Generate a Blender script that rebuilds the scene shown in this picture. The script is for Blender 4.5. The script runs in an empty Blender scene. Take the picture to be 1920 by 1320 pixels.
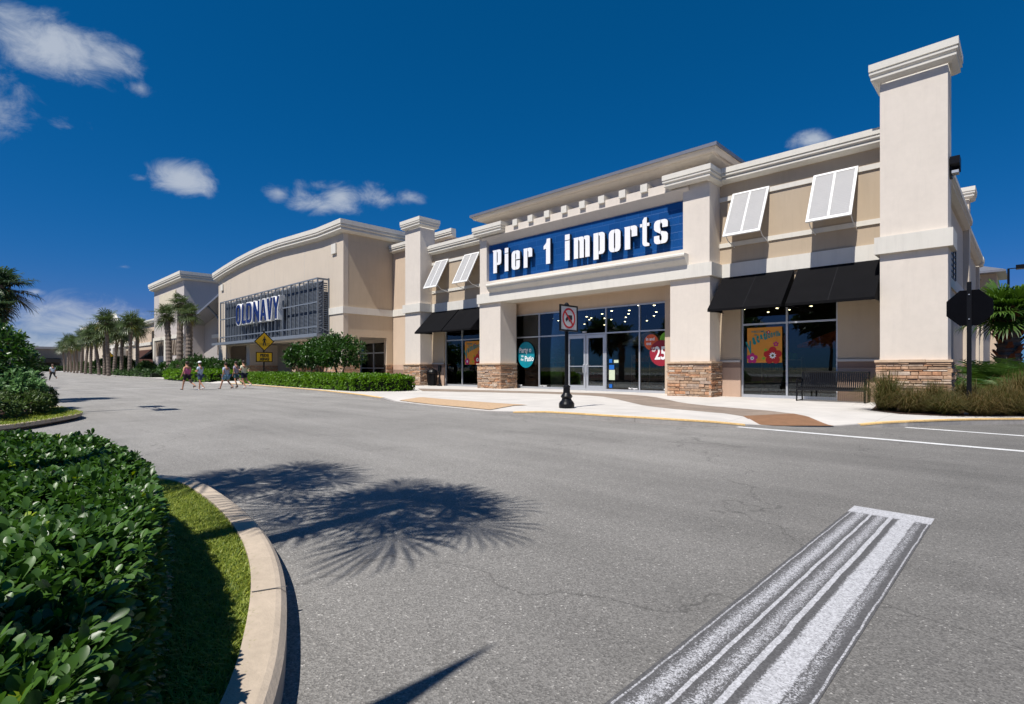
import bpy, math, random
import numpy as np
from mathutils import Vector, Matrix
R=math.radians
random.seed(7); rng=np.random.default_rng(7)
scn=bpy.context.scene; COL=scn.collection
# ------------------------------------------------------------------ camera
CA=R(44.3)
cd=bpy.data.cameras.new('camera'); cam=bpy.data.objects.new('camera',cd); COL.objects.link(cam)
cam.location=(0,0,1.28); cam.rotation_euler=(R(90),0,CA)
cd.sensor_width=36; cd.lens=36*995/1920; cd.shift_y=29/1920; cd.clip_start=.05; cd.clip_end=6000
scn.camera=cam
# ------------------------------------------------------------------ sky
SUN_EL=R(60); SUNV=Vector((.12,-1,0)).normalized()   # towards the sun, horizontal
SUN_AZ=math.atan2(SUNV.x,SUNV.y)
w=bpy.data.worlds.new('World'); scn.world=w; w.use_nodes=True
nt=w.node_tree; N=nt.nodes; L=nt.links; N.clear()
def nd(t,**k):
    n=N.new(t)
    for a,b in k.items(): setattr(n,a,b)
    return n
out=nd('ShaderNodeOutputWorld'); bg=nd('ShaderNodeBackground'); L.new(bg.outputs[0],out.inputs[0])
sky=nd('ShaderNodeTexSky',sky_type='NISHITA',sun_disc=False,sun_elevation=SUN_EL,sun_rotation=SUN_AZ,altitude=300,air_density=1.0,dust_density=.35,ozone_density=5.0)
gam=nd('ShaderNodeGamma'); gam.inputs[1].default_value=1.0
hs=nd('ShaderNodeHueSaturation'); hs.inputs['Saturation'].default_value=1.28; hs.inputs['Value'].default_value=.80; hs.inputs['Hue'].default_value=.488
L.new(sky.outputs[0],gam.inputs[0]); L.new(gam.outputs[0],hs.inputs['Color'])
spl=nd('ShaderNodeSeparateColor'); cmb=nd('ShaderNodeCombineColor'); L.new(hs.outputs[0],spl.inputs[0])
for i,(pw,k) in enumerate(((1.84,.184),(.63,.668),(.82,1.056))):   # polarised, deep blue sky
    a=nd('ShaderNodeMath',operation='POWER'); a.inputs[1].default_value=pw; L.new(spl.outputs[i],a.inputs[0]); b=nd('ShaderNodeMath',operation='MULTIPLY'); b.inputs[1].default_value=k; L.new(a.outputs[0],b.inputs[0]); 
    if i==0: rlast=b; continue
    if i==1: lim=nd('ShaderNodeMath',operation='MULTIPLY'); lim.inputs[1].default_value=.42; L.new(b.outputs[0],lim.inputs[0]); mn=nd('ShaderNodeMath',operation='MINIMUM'); L.new(rlast.outputs[0],mn.inputs[0]); L.new(lim.outputs[0],mn.inputs[1]); L.new(mn.outputs[0],cmb.inputs[0])
    L.new(b.outputs[0],cmb.inputs[i])
tc=nd('ShaderNodeTexCoord')
def dirpix(u,v):
    t=(u-960)/995; d=Vector((-math.sin(CA)+t*math.cos(CA),math.cos(CA)+t*math.sin(CA),(689-v)/995))
    return d
# clouds: soft lobes fixed in compass direction, broken up by noise
CL=[(95,85,175,70,1.0),(-10,190,120,80,.62),(195,112,90,42,.8),(20,195,90,55,.42),(262,165,42,20,.45),(125,236,70,22,.42),(245,100,40,25,.4),(345,338,86,44,1.0),(265,333,42,13,.45),
(640,370,66,38,.85),(590,380,80,34,.60),(695,368,70,32,.60),(768,371,40,18,.55),(522,363,36,26,.55),(600,350,60,20,.5),(1518,264,52,23,.8),(65,547,34,12,.7),(232,500,26,7,.4),(150,605,330,70,.72),(40,650,420,60,.80),(330,610,200,44,.50),(-120,560,200,60,.6)]
mx=None
for u,v,ru,rv,s in CL:
    d=dirpix(u,v); k=d.length; d=d/k
    h=Vector((d.x,d.y,0)).normalized(); az=math.atan2(h.x,h.y); el=math.asin(d.z)
    t=(u-960)/995; aw=ru/995/(1+t*t); ah=rv/995/k
    # rotate into the lobe's frame
    mp=nd('ShaderNodeMapping',vector_type='TEXTURE'); mp.inputs['Rotation'].default_value=(0,0,-az); mp.inputs['Location'].default_value=(d.x,d.y,d.z)
    mp.inputs['Scale'].default_value=(aw,10,ah)
    L.new(tc.outputs['Generated'],mp.inputs[0])
    ln=nd('ShaderNodeVectorMath',operation='LENGTH'); L.new(mp.outputs[0],ln.inputs[0])
    mr=nd('ShaderNodeMapRange'); mr.inputs[1].default_value=1.0; mr.inputs[2].default_value=0.0; mr.inputs[3].default_value=0; mr.inputs[4].default_value=s
    L.new(ln.outputs['Value'],mr.inputs[0])
    if mx is None: mx=mr.outputs[0]
    else:
        m=nd('ShaderNodeMath',operation='MAXIMUM'); L.new(mx,m.inputs[0]); L.new(mr.outputs[0],m.inputs[1]); mx=m.outputs[0]
nm=nd('ShaderNodeMapping'); nm.inputs['Scale'].default_value=(1,1,1.7); L.new(tc.outputs['Generated'],nm.inputs[0])
no=nd('ShaderNodeTexNoise'); no.inputs['Scale'].default_value=17; no.inputs['Detail'].default_value=12; no.inputs['Roughness'].default_value=.66; no.inputs['Distortion'].default_value=.5
L.new(nm.outputs[0],no.inputs['Vector'])
m1=nd('ShaderNodeMath',operation='MULTIPLY_ADD'); m1.inputs[1].default_value=1.9; m1.inputs[2].default_value=-1.03; L.new(no.outputs['Fac'],m1.inputs[0])
m2=nd('ShaderNodeMath',operation='MULTIPLY_ADD'); m2.inputs[1].default_value=1.45; L.new(mx,m2.inputs[0]); L.new(m1.outputs[0],m2.inputs[2])
gate=nd('ShaderNodeMath',operation='MULTIPLY'); st=nd('ShaderNodeMapRange'); st.inputs[1].default_value=0; st.inputs[2].default_value=.12; L.new(mx,st.inputs[0])
cr=nd('ShaderNodeMapRange',interpolation_type='SMOOTHSTEP'); cr.inputs[1].default_value=.10; cr.inputs[2].default_value=1.25; cr.inputs[4].default_value=.88
L.new(m2.outputs[0],cr.inputs[0]); L.new(cr.outputs[0],gate.inputs[0]); L.new(st.outputs[0],gate.inputs[1])
mixc=nd('ShaderNodeMix',data_type='RGBA'); L.new(gate.outputs[0],mixc.inputs[0]); L.new(cmb.outputs[0],mixc.inputs[6])
mixc.inputs[7].default_value=(4.3,4.8,5.6,1)
L.new(mixc.outputs[2],bg.inputs[0]); bg.inputs[1].default_value=.085
# ------------------------------------------------------------------ sun, exposure
sd=bpy.data.lights.new('sun','SUN'); sun=bpy.data.objects.new('sun',sd); COL.objects.link(sun)
sd.energy=4.6; sd.angle=R(.5); sd.color=(1,.955,.89)
tosun=Vector((SUNV.x*math.cos(SUN_EL),SUNV.y*math.cos(SUN_EL),math.sin(SUN_EL)))
sun.rotation_euler=tosun.to_track_quat('Z','Y').to_euler()
vs=scn.view_settings; scn.display_settings.display_device='sRGB'; vs.view_transform='Standard'; vs.look='None'; vs.exposure=0.42; vs.gamma=1
scn.cycles.max_bounces=7; scn.cycles.transparent_max_bounces=10; scn.cycles.caustics_reflective=False; scn.cycles.caustics_refractive=False
# ------------------------------------------------------------------ materials
def srgb(r,g,b):
    f=lambda c:(c/255/12.92) if c<=10 else ((c/255+.055)/1.055)**2.4
    return (f(r),f(g),f(b),1)
def newmat(name):
    m=bpy.data.materials.new(name); m.use_nodes=True; nt=m.node_tree
    return m,nt,nt.nodes,nt.links,nt.nodes['Principled BSDF']
def mat(name,c,rough=.8,var=.12,vs_=3.,bump=0.,bs=60.,metal=0.,spec=.4,var2=0.,vs2=.4,detail=5,stretch=None,coat=0,streak=0):
    m,nt,n,l,b=newmat(name)
    if len(c)==3: c=(*c,1)
    b.inputs['Roughness'].default_value=rough; b.inputs['Metallic'].default_value=metal; b.inputs['Specular IOR Level'].default_value=spec
    if coat: b.inputs['Coat Weight'].default_value=coat
    tc=n.new('ShaderNodeTexCoord'); src=tc.outputs['Object']
    if stretch:
        mp=n.new('ShaderNodeMapping'); mp.inputs['Scale'].default_value=stretch; l.new(src,mp.inputs[0]); src=mp.outputs[0]
    def noise(s,d=detail):
        x=n.new('ShaderNodeTexNoise'); x.inputs['Scale'].default_value=s; x.inputs['Detail'].default_value=d; x.inputs['Roughness'].default_value=.6; l.new(src,x.inputs['Vector']); return x.outputs['Fac']
    col=None
    prev=None
    for v,s in ((var,vs_),(var2,vs2)):
        if v<=0: continue
        mr=n.new('ShaderNodeMapRange'); mr.inputs[1].default_value=.25; mr.inputs[2].default_value=.75; mr.inputs[3].default_value=1-v; mr.inputs[4].default_value=1+v
        l.new(noise(s),mr.inputs[0])
        vm=n.new('ShaderNodeVectorMath'); vm.operation='SCALE'
        if prev is None: vm.inputs[0].default_value=c[:3]
        else: l.new(prev,vm.inputs[0])
        l.new(mr.outputs[0],vm.inputs['Scale']); prev=vm.outputs[0]
    if streak>0 and prev is not None:
        mp=n.new('ShaderNodeMapping'); mp.inputs['Scale'].default_value=(3.2,3.2,.28); l.new(tc.outputs['Object'],mp.inputs[0]); x=n.new('ShaderNodeTexNoise'); x.inputs['Scale'].default_value=1.6; x.inputs['Detail'].default_value=7; x.inputs['Roughness'].default_value=.7; l.new(mp.outputs[0],x.inputs['Vector'])
        mr=n.new('ShaderNodeMapRange'); mr.inputs[1].default_value=.5; mr.inputs[2].default_value=.78; mr.inputs[3].default_value=1; mr.inputs[4].default_value=1-streak; l.new(x.outputs['Fac'],mr.inputs[0]); vm=n.new('ShaderNodeVectorMath'); vm.operation='SCALE'; l.new(prev,vm.inputs[0]); l.new(mr.outputs[0],vm.inputs['Scale']); prev=vm.outputs[0]
    if prev is None: b.inputs['Base Color'].default_value=c
    else: l.new(prev,b.inputs['Base Color'])
    if bump>0:
        bp=n.new('ShaderNodeBump'); bp.inputs['Strength'].default_value=bump; bp.inputs['Distance'].default_value=.01; l.new(noise(bs,3),bp.inputs['Height']); l.new(bp.outputs[0],b.inputs['Normal'])
    return m
def emit(name,c,s):
    m,nt,n,l,b=newmat(name); b.inputs['Base Color'].default_value=(*c[:3],1); b.inputs['Emission Color'].default_value=(*c[:3],1); b.inputs['Emission Strength'].default_value=s; return m
# stucco and trim
M_cream=mat('cream_stucco',(.665,.60,.525),.9,.035,.9,.12,90,var2=.03,vs2=6,streak=.07)
M_white=mat('white_trim_stucco',(.66,.63,.565),.9,.04,1.2,.1,90,streak=.12)
M_tan=mat('tan_stucco',(.45,.36,.26),.9,.05,.8,.15,90,streak=.09)
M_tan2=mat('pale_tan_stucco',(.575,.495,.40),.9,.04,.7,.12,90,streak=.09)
M_beige=mat('beige_stucco',(.56,.44,.33),.9,.05,.8,.15,90,streak=.09)
M_pink=mat('salmon_stucco',(.47,.33,.245),.9,.05,.9,.12,90,streak=.09)
M_brownband=mat('brown_stucco_band',(.23,.155,.12),.9,.05,2)
M_rail=mat('grey_rail_paint',(.48,.46,.43),.8,.04,2)
M_tanside=mat('shade_warmed_tan_stucco',(.53,.43,.31),.9,.05,.8,.12,90,streak=.1)  # side-wall tan, warmed beyond the front paint to offset the bluish shade
M_grey=mat('warm_grey_stucco',(.52,.47,.44),.9,.04,.8,streak=.09)
M_greyd=mat('grey_stucco',(.36,.33,.31),.9,.04,.8)
M_wm=mat('white_metal',(.72,.72,.70),.45,.02,3)
M_wm2=mat('louvre_white',(.68,.665,.64),.5,.03,3)
M_al=mat('brushed_aluminium',(.52,.54,.57),.42,.04,8,metal=.55)
M_steel=mat('blue_grey_steel',(.20,.225,.26),.5,.08,3,metal=.3)
M_louv=mat('grey_blue_louvre',(.125,.145,.175),.5,.10,2.0,metal=.2)
M_roofm=mat('standing_seam_metal',(.27,.27,.29),.4,.05,2,metal=.5)
M_black=mat('black_enamel',(.006,.006,.007),.35,.1,6,spec=.22)
M_blacksign=mat('black_sign_back',(.002,.002,.003),.4,.3,4,spec=.1)
M_canvas=mat('black_canvas',(.006,.006,.007),.95,.12,2,.3,500,spec=.1)
M_canvas_light=mat('canvas_seam',(.014,.014,.016),.95,.1,5,spec=.1)
M_letter=mat('white_letter_face',(.82,.82,.84),.4,0)
M_lside=mat('black_letter_return',(.01,.011,.015),.5,0)
M_navy=mat('navy_letter_face',(.006,.022,.12),.5,.03,3,spec=.2)
M_lwhite=mat('white_letter_return',(.82,.82,.80),.5,.05,3)
M_conc=mat('kerb_concrete',(.43,.355,.275),.92,.12,3,.3,80,var2=.10,vs2=20)
M_gut=mat('grey_kerb_face',(.33,.31,.29),.92,.15,3,.3,80,var2=.12,vs2=14)
M_yel=mat('yellow_kerb_paint',(.70,.47,.20),.8,.14,5,var2=.2,vs2=25)
M_joint=mat('dark_joint',(.10,.095,.09),.95,.1,4)
M_soil=mat('mulch_soil',(.06,.032,.02),1,.35,14,.6,40)
M_red=mat('red_vinyl',(.45,.02,.03),.5,0); M_dred=mat('crimson_vinyl',(.28,.014,.03),.5,.1,3); M_orange=mat('orange_vinyl',(.62,.10,.03),.5,.05,3)
M_green=mat('lime_vinyl',(.16,.42,.02),.5,0); M_teal=mat('teal_vinyl',(.0,.22,.29),.5,.25,2.2); M_teal2=mat('teal_ink',(.0,.20,.20),.5,0)
M_poster=mat('orange_poster',(.60,.24,.025),.5,.12,2.5); M_pinkink=mat('magenta_ink',(.42,.01,.14),.5,0); M_redink=mat('red_ink',(.42,.012,.012),.5,0)
M_wh=mat('white_vinyl',(.8,.8,.8),.5,0); M_ol=mat('olive_ink',(.10,.10,.01),.5,0); M_blue=mat('blue_vinyl',(.01,.12,.45),.5,0); M_paper=mat('notice_paper',(.55,.62,.45),.6,.05,8)
M_signyel=mat('yellow_sign_sheeting',(.62,.36,.008),.45,.03,3); M_signwhite=mat('white_sign_sheeting',(.62,.60,.57),.5,.03,3); M_signred=mat('red_sign_ink',(.5,.01,.015),.45,0)
M_wood=mat('pale_wood',(.55,.42,.24),.6,.15,4,stretch=(1,1,.2)); M_dwood=mat('dark_wood',(.10,.04,.025),.6,.2,4)
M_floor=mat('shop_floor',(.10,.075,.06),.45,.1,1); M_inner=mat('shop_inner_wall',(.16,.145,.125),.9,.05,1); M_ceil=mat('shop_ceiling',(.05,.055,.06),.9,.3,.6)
M_lamp=emit('warm_lamp',(1,.74,.42),15)
def leafmat(name,c1,c2,rough=.4,spec=.5,tr=.25,young=None):
    m,nt,n,l,b=newmat(name)
    at=n.new('ShaderNodeAttribute'); at.attribute_name='var'
    rp=n.new('ShaderNodeValToRGB'); e=rp.color_ramp.elements; e[0].color=(*c1,1); e[1].color=(*c2,1)
    if young: e[1].position=.93; q=e.new(.995); q.color=(*young,1)
    l.new(at.outputs['Fac'],rp.inputs[0]); l.new(rp.outputs[0],b.inputs['Base Color'])
    b.inputs['Roughness'].default_value=rough; b.inputs['Specular IOR Level'].default_value=spec
    if tr>0:
        o=n['Material Output']; t=n.new('ShaderNodeBsdfTranslucent'); mx=n.new('ShaderNodeMixShader'); mx.inputs[0].default_value=tr
        hv=n.new('ShaderNodeHueSaturation'); hv.inputs['Value'].default_value=1.5; hv.inputs['Saturation'].default_value=1.1; l.new(rp.outputs[0],hv.inputs['Color']); l.new(hv.outputs[0],t.inputs[0])
        l.new(b.outputs[0],mx.inputs[1]); l.new(t.outputs[0],mx.inputs[2]); l.new(mx.outputs[0],o.inputs[0])
    return m
M_lnear=leafmat('glossy_dark_leaf',(.018,.052,.009),(.08,.17,.028),.38,.42,.25,young=(.22,.30,.02))
M_lhedge=leafmat('bright_hedge_leaf',(.05,.13,.008),(.16,.30,.022),.42,.4,.3)
M_ltree=leafmat('shrub_tree_leaf',(.015,.05,.008),(.055,.13,.02),.38,.5,.22)
M_lfar=leafmat('backdrop_leaf',(.018,.05,.012),(.06,.11,.03),.5,.3,.2)
M_lsage=leafmat('pale_shrub_leaf',(.06,.14,.05),(.20,.34,.13),.5,.4,.25)
M_lolive=leafmat('olive_shrub_leaf',(.03,.07,.015),(.12,.17,.05),.5,.4,.25)
M_palm=leafmat('palm_leaf',(.028,.05,.016),(.10,.14,.045),.42,.4,.2)
M_palmd=leafmat('dark_palm_leaf',(.018,.04,.018),(.06,.10,.04),.4,.4,.2)
M_palmr=leafmat('bright_fan_leaf',(.02,.055,.008),(.09,.165,.025),.4,.4,.25)
M_palmy=leafmat('yellowed_palm_leaf',(.16,.15,.02),(.30,.27,.05),.5,.3,.25)
M_grass=leafmat('lawn_blade',(.07,.13,.012),(.34,.38,.06),.5,.3,.3)
M_fount=leafmat('fountain_grass_blade',(.035,.055,.010),(.17,.115,.05),.6,.2,.25)
M_bark=mat('palm_bark',(.17,.135,.11),.95,.3,9,.8,30,stretch=(1,1,2.5)); M_husk=mat('palm_husk',(.22,.085,.035),.9,.5,9,.8,25); M_stem=mat('shrub_stem',(.20,.15,.10),.9,.25,12)
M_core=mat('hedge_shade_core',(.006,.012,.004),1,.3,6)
def asphalt():
    m,nt,n,l,b=newmat('asphalt'); tc=n.new('ShaderNodeTexCoord'); src=tc.outputs['Object']
    def noise(s,d=4,r=.6,sc=None):
        x=n.new('ShaderNodeTexNoise'); x.inputs['Scale'].default_value=s; x.inputs['Detail'].default_value=d; x.inputs['Roughness'].default_value=r
        if sc:
            mp=n.new('ShaderNodeMapping'); mp.inputs['Scale'].default_value=sc; l.new(src,mp.inputs[0]); l.new(mp.outputs[0],x.inputs['Vector'])
        else: l.new(src,x.inputs['Vector'])
        return x.outputs['Fac']
    def mr(x,a,b_,c,d):
        k=n.new('ShaderNodeMapRange'); k.inputs[1].default_value=a;k.inputs[2].default_value=b_;k.inputs[3].default_value=c;k.inputs[4].default_value=d; l.new(x,k.inputs[0]); return k.outputs[0]
    def mul(a,b_):
        k=n.new('ShaderNodeMath'); k.operation='MULTIPLY'; l.new(a,k.inputs[0]); l.new(b_,k.inputs[1]); return k.outputs[0]
    vo=n.new('ShaderNodeTexVoronoi'); vo.inputs['Scale'].default_value=120; l.new(src,vo.inputs['Vector'])
    sep=n.new('ShaderNodeSeparateColor'); l.new(vo.outputs['Color'],sep.inputs[0])
    agg=mr(sep.outputs[0],0,1,.66,1.34)
    chips=mr(sep.outputs[1],.95,1,1,2.1)
    v=mul(agg,chips)
    v=mul(v,mr(noise(320,2),.3,.7,.82,1.18))
    v=mul(v,mr(noise(.35,5),.3,.7,.86,1.14))
    v=mul(v,mr(noise(1.0,7,.65,(.10,1,1)),.3,.7,.84,1.14)); v=mul(v,mr(noise(.9,4,.5,(1,1,1)),.60,.75,1,.86)); v=mul(v,mr(noise(26.,3,.6),.70,.76,1,.55))
    v=mul(v,mr(noise(5.,6,.7),.62,.78,1,.84))
    # thin cracks
    ck=n.new('ShaderNodeTexVoronoi'); ck.feature='DISTANCE_TO_EDGE'; ck.inputs['Scale'].default_value=.16
    wn=n.new('ShaderNodeTexNoise'); wn.inputs['Scale'].default_value=.8; wn.inputs['Detail'].default_value=8; l.new(src,wn.inputs['Vector'])
    ad=n.new('ShaderNodeVectorMath'); ad.operation='MULTIPLY_ADD'; l.new(wn.outputs['Color'],ad.inputs[0]); ad.inputs[1].default_value=(2.5,2.5,0); l.new(src,ad.inputs[2]); l.new(ad.outputs[0],ck.inputs['Vector'])
    v=mul(v,mr(ck.outputs['Distance'],.0,.0035,.66,1))
    # broad tone: traffic polish, plus distance fade and near vignette put into the colour
    sx=n.new('ShaderNodeSeparateXYZ'); l.new(src,sx.inputs[0])
    v=mul(v,mr(sx.outputs[0],-25,-6,1.24,1.04)); v=mul(v,mr(sx.outputs[0],-4.5,-.3,1,.66))
    rgb=n.new('ShaderNodeVectorMath'); rgb.operation='SCALE'; rgb.inputs[0].default_value=(.208,.199,.185); l.new(v,rgb.inputs['Scale']); l.new(rgb.outputs[0],b.inputs['Base Color'])
    b.inputs['Roughness'].default_value=.88; b.inputs['Specular IOR Level'].default_value=.35
    bp=n.new('ShaderNodeBump'); bp.inputs['Strength'].default_value=.55; bp.inputs['Distance'].default_value=.006; l.new(vo.outputs['Distance'],bp.inputs['Height']); l.new(bp.outputs[0],b.inputs['Normal'])
    return m
M_asph=asphalt()
def paving(name,c,joint=1.5):
    m,nt,n,l,b=newmat(name); tc=n.new('ShaderNodeTexCoord'); src=tc.outputs['Object']
    br=n.new('ShaderNodeTexBrick'); br.offset=0; br.inputs['Scale'].default_value=1; br.inputs['Brick Width'].default_value=joint*1.6; br.inputs['Row Height'].default_value=joint; br.inputs['Mortar Size'].default_value=.008
    br.inputs['Color1'].default_value=(*c,1); br.inputs['Color2'].default_value=tuple(x*.95 for x in c)+(1,); br.inputs['Mortar'].default_value=tuple(x*.72 for x in c)+(1,); l.new(src,br.inputs['Vector'])
    no=n.new('ShaderNodeTexNoise'); no.inputs['Scale'].default_value=1.3; no.inputs['Detail'].default_value=8; l.new(src,no.inputs['Vector'])
    k=n.new('ShaderNodeMapRange'); k.inputs[1].default_value=.3;k.inputs[2].default_value=.7;k.inputs[3].default_value=.9;k.inputs[4].default_value=1.07; l.new(no.outputs[0],k.inputs[0])
    vm=n.new('ShaderNodeVectorMath'); vm.operation='SCALE'; l.new(br.outputs[0],vm.inputs[0]); l.new(k.outputs[0],vm.inputs['Scale']); l.new(vm.outputs[0],b.inputs['Base Color']); b.inputs['Roughness'].default_value=.9
    return m
M_walk=paving('pale_concrete_paving',(.55,.52,.48))
M_path=mat('stamped_brown_concrete',(.245,.195,.155),.8,.28,1.1,.2,40,var2=.15,vs2=9,stretch=(1,1,1))
M_path2=mat('red_brown_warning_paving',(.22,.115,.06),.85,.15,6,.5,50)
M_tact=mat('tan_pebble_paving',(.45,.31,.19),.9,.25,22,.5,50)
def tilemat():
    m,nt,n,l,b=newmat('blue_glazed_tile'); tc=n.new('ShaderNodeTexCoord'); mp=n.new('ShaderNodeMapping'); mp.inputs['Rotation'].default_value=(R(90),0,0); l.new(tc.outputs['Object'],mp.inputs[0])
    outs=[]
    br=n.new('ShaderNodeTexBrick'); br.offset=.5; br.inputs['Scale'].default_value=1; br.inputs['Brick Width'].default_value=.62; br.inputs['Row Height'].default_value=.31; br.inputs['Mortar Size'].default_value=.009; br.inputs['Mortar Smooth'].default_value=.4
    br.inputs['Color1'].default_value=(.006,.055,.20,1); br.inputs['Color2'].default_value=(.008,.07,.245,1); br.inputs['Mortar'].default_value=(.02,.10,.30,1); l.new(mp.outputs[0],br.inputs['Vector'])
    l.new(br.outputs[0],b.inputs['Base Color']); b.inputs['Roughness'].default_value=.32; b.inputs['Specular IOR Level'].default_value=.4
    bp=n.new('ShaderNodeBump'); bp.invert=True; bp.inputs['Strength'].default_value=.4; bp.inputs['Distance'].default_value=.01; l.new(br.outputs['Fac'],bp.inputs['Height']); l.new(bp.outputs[0],b.inputs['Normal'])
    return m
M_tile=tilemat()
def stonemat():
    m,nt,n,l,b=newmat('ledgestone'); at=n.new('ShaderNodeAttribute'); at.attribute_name='var'
    rp=n.new('ShaderNodeValToRGB'); rp.color_ramp.interpolation='LINEAR'; e=rp.color_ramp.elements
    cs=[(.0,(.30,.19,.12)),(.2,(.42,.28,.18)),(.4,(.50,.25,.13)),(.55,(.46,.36,.27)),(.7,(.36,.27,.21)),(.85,(.55,.34,.20)),(1,(.56,.47,.38))]
    e[0].position=0; e[0].color=(*cs[0][1],1); e[1].position=1; e[1].color=(*cs[-1][1],1)
    for p,c in cs[1:-1]: q=e.new(p); q.color=(*c,1)
    l.new(at.outputs['Fac'],rp.inputs[0])
    tc=n.new('ShaderNodeTexCoord'); no=n.new('ShaderNodeTexNoise'); no.inputs['Scale'].default_value=9; no.inputs['Detail'].default_value=8; l.new(tc.outputs['Object'],no.inputs['Vector'])
    k=n.new('ShaderNodeMapRange'); k.inputs[1].default_value=.3;k.inputs[2].default_value=.7;k.inputs[3].default_value=.7;k.inputs[4].default_value=1.2; l.new(no.outputs[0],k.inputs[0])
    vm=n.new('ShaderNodeVectorMath'); vm.operation='SCALE'; l.new(rp.outputs[0],vm.inputs[0]); l.new(k.outputs[0],vm.inputs['Scale']); l.new(vm.outputs[0],b.inputs['Base Color']); b.inputs['Roughness'].default_value=.9
    bp=n.new('ShaderNodeBump'); bp.inputs['Strength'].default_value=.6; bp.inputs['Distance'].default_value=.03; l.new(no.outputs[0],bp.inputs['Height']); l.new(bp.outputs[0],b.inputs['Normal'])
    return m
M_stone=stonemat(); M_stonecap=mat('stone_cap',(.56,.41,.28),.9,.15,6,.4,30); M_mortar=mat('stone_mortar',(.10,.07,.05),1,.2,9)
def glass():
    m,nt,n,l,b=newmat('shop_glass'); o=n['Material Output']; n.remove(b)
    t=n.new('ShaderNodeBsdfTransparent'); t.inputs[0].default_value=(.62,.68,.68,1)
    g=n.new('ShaderNodeBsdfGlossy'); g.inputs['Roughness'].default_value=.01; g.inputs['Color'].default_value=(.9,.95,1,1)
    f=n.new('ShaderNodeFresnel'); f.inputs[0].default_value=1.55
    k=n.new('ShaderNodeMapRange'); k.inputs[1].default_value=0; k.inputs[2].default_value=1; k.inputs[3].default_value=.015; k.inputs[4].default_value=1; l.new(f.outputs[0],k.inputs[0])
    mx=n.new('ShaderNodeMixShader'); l.new(k.outputs[0],mx.inputs[0]); l.new(t.outputs[0],mx.inputs[1]); l.new(g.outputs[0],mx.inputs[2]); l.new(mx.outputs[0],o.inputs[0])
    return m
M_glass=glass()
def crosswalk():
    # worn thermoplastic block: streaks of remaining paint running along its length
    m,nt,n,l,b=newmat('worn_white_road_paint'); tc=n.new('ShaderNodeTexCoord'); src=tc.outputs['Object']; sx=n.new('ShaderNodeSeparateXYZ')
    wn=n.new('ShaderNodeTexNoise'); wn.inputs['Scale'].default_value=3; wn.inputs['Detail'].default_value=4; l.new(src,wn.inputs['Vector'])
    ad=n.new('ShaderNodeVectorMath'); ad.operation='MULTIPLY_ADD'; sb=n.new('ShaderNodeVectorMath'); sb.operation='SUBTRACT'; l.new(wn.outputs['Color'],sb.inputs[0]); sb.inputs[1].default_value=(.5,.5,.5)
    l.new(sb.outputs[0],ad.inputs[0]); ad.inputs[1].default_value=(.020,.0,0); l.new(src,ad.inputs[2]); l.new(ad.outputs[0],sx.inputs[0])
    def mth(op,a,b_=None,v=None):
        k=n.new('ShaderNodeMath'); k.operation=op; l.new(a,k.inputs[0])
        if b_ is not None: l.new(b_,k.inputs[1])
        if v is not None: k.inputs[1].default_value=v
        return k.outputs[0]
    def band(c,wd,soft,amp):
        d=mth('ABSOLUTE',mth('SUBTRACT',sx.outputs[0],v=c)); k=n.new('ShaderNodeMapRange'); k.interpolation_type='SMOOTHSTEP'; k.inputs[1].default_value=wd; k.inputs[2].default_value=wd+soft; k.inputs[3].default_value=amp; k.inputs[4].default_value=0; l.new(d,k.inputs[0]); return k.outputs[0]
    tot=None
    for c,wd,s,a in ((-1.135,.003,.004,.62),(-1.06,.0,.075,.62),(-.985,.007,.006,.85),(-.91,.0,.07,.55),(-.845,.012,.006,.9),(-.735,.04,.03,.85),(-.655,.01,.03,.40),(-.592,.003,.004,.62)):
        x=band(c,wd,s,a); tot=x if tot is None else mth('MAXIMUM',tot,x)
    # far end bar
    k=n.new('ShaderNodeMapRange'); k.inputs[1].default_value=5.42; k.inputs[2].default_value=5.50; k.inputs[3].default_value=0; k.inputs[4].default_value=.95; l.new(sx.outputs[1],k.inputs[0]); tot=mth('MAXIMUM',tot,k.outputs[0])
    no=n.new('ShaderNodeTexNoise'); no.inputs['Scale'].default_value=140; no.inputs['Detail'].default_value=4; no.inputs['Roughness'].default_value=.8; l.new(src,no.inputs['Vector'])
    gr=n.new('ShaderNodeMapRange'); gr.inputs[1].default_value=.3; gr.inputs[2].default_value=.7; gr.inputs[3].default_value=-.48; gr.inputs[4].default_value=.42; l.new(no.outputs[0],gr.inputs[0])
    v0=n.new('ShaderNodeTexVoronoi'); v0.inputs['Scale'].default_value=170; l.new(src,v0.inputs['Vector']); sq=n.new('ShaderNodeSeparateColor'); l.new(v0.outputs['Color'],sq.inputs[0]); gq=n.new('ShaderNodeMapRange'); gq.inputs[3].default_value=-.30; gq.inputs[4].default_value=.22; l.new(sq.outputs[0],gq.inputs[0]); s=mth('ADD',mth('ADD',tot,gr.outputs[0]),gq.outputs[0]); k=n.new('ShaderNodeMapRange'); k.inputs[1].default_value=.25; k.inputs[2].default_value=.62; l.new(s,k.inputs[0]); ga=mth('MULTIPLY',k.outputs[0],mth('MINIMUM',mth('MULTIPLY',tot,v=8),v=1.))
    mx=n.new('ShaderNodeMix'); mx.data_type='RGBA'; l.new(ga,mx.inputs[0]); mx.inputs[6].default_value=(.085,.083,.084,1); mx.inputs[7].default_value=(.42,.42,.435,1)
    vo=n.new('ShaderNodeTexVoronoi'); vo.inputs['Scale'].default_value=120; l.new(src,vo.inputs['Vector']); sp=n.new('ShaderNodeSeparateColor'); l.new(vo.outputs['Color'],sp.inputs[0])
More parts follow.
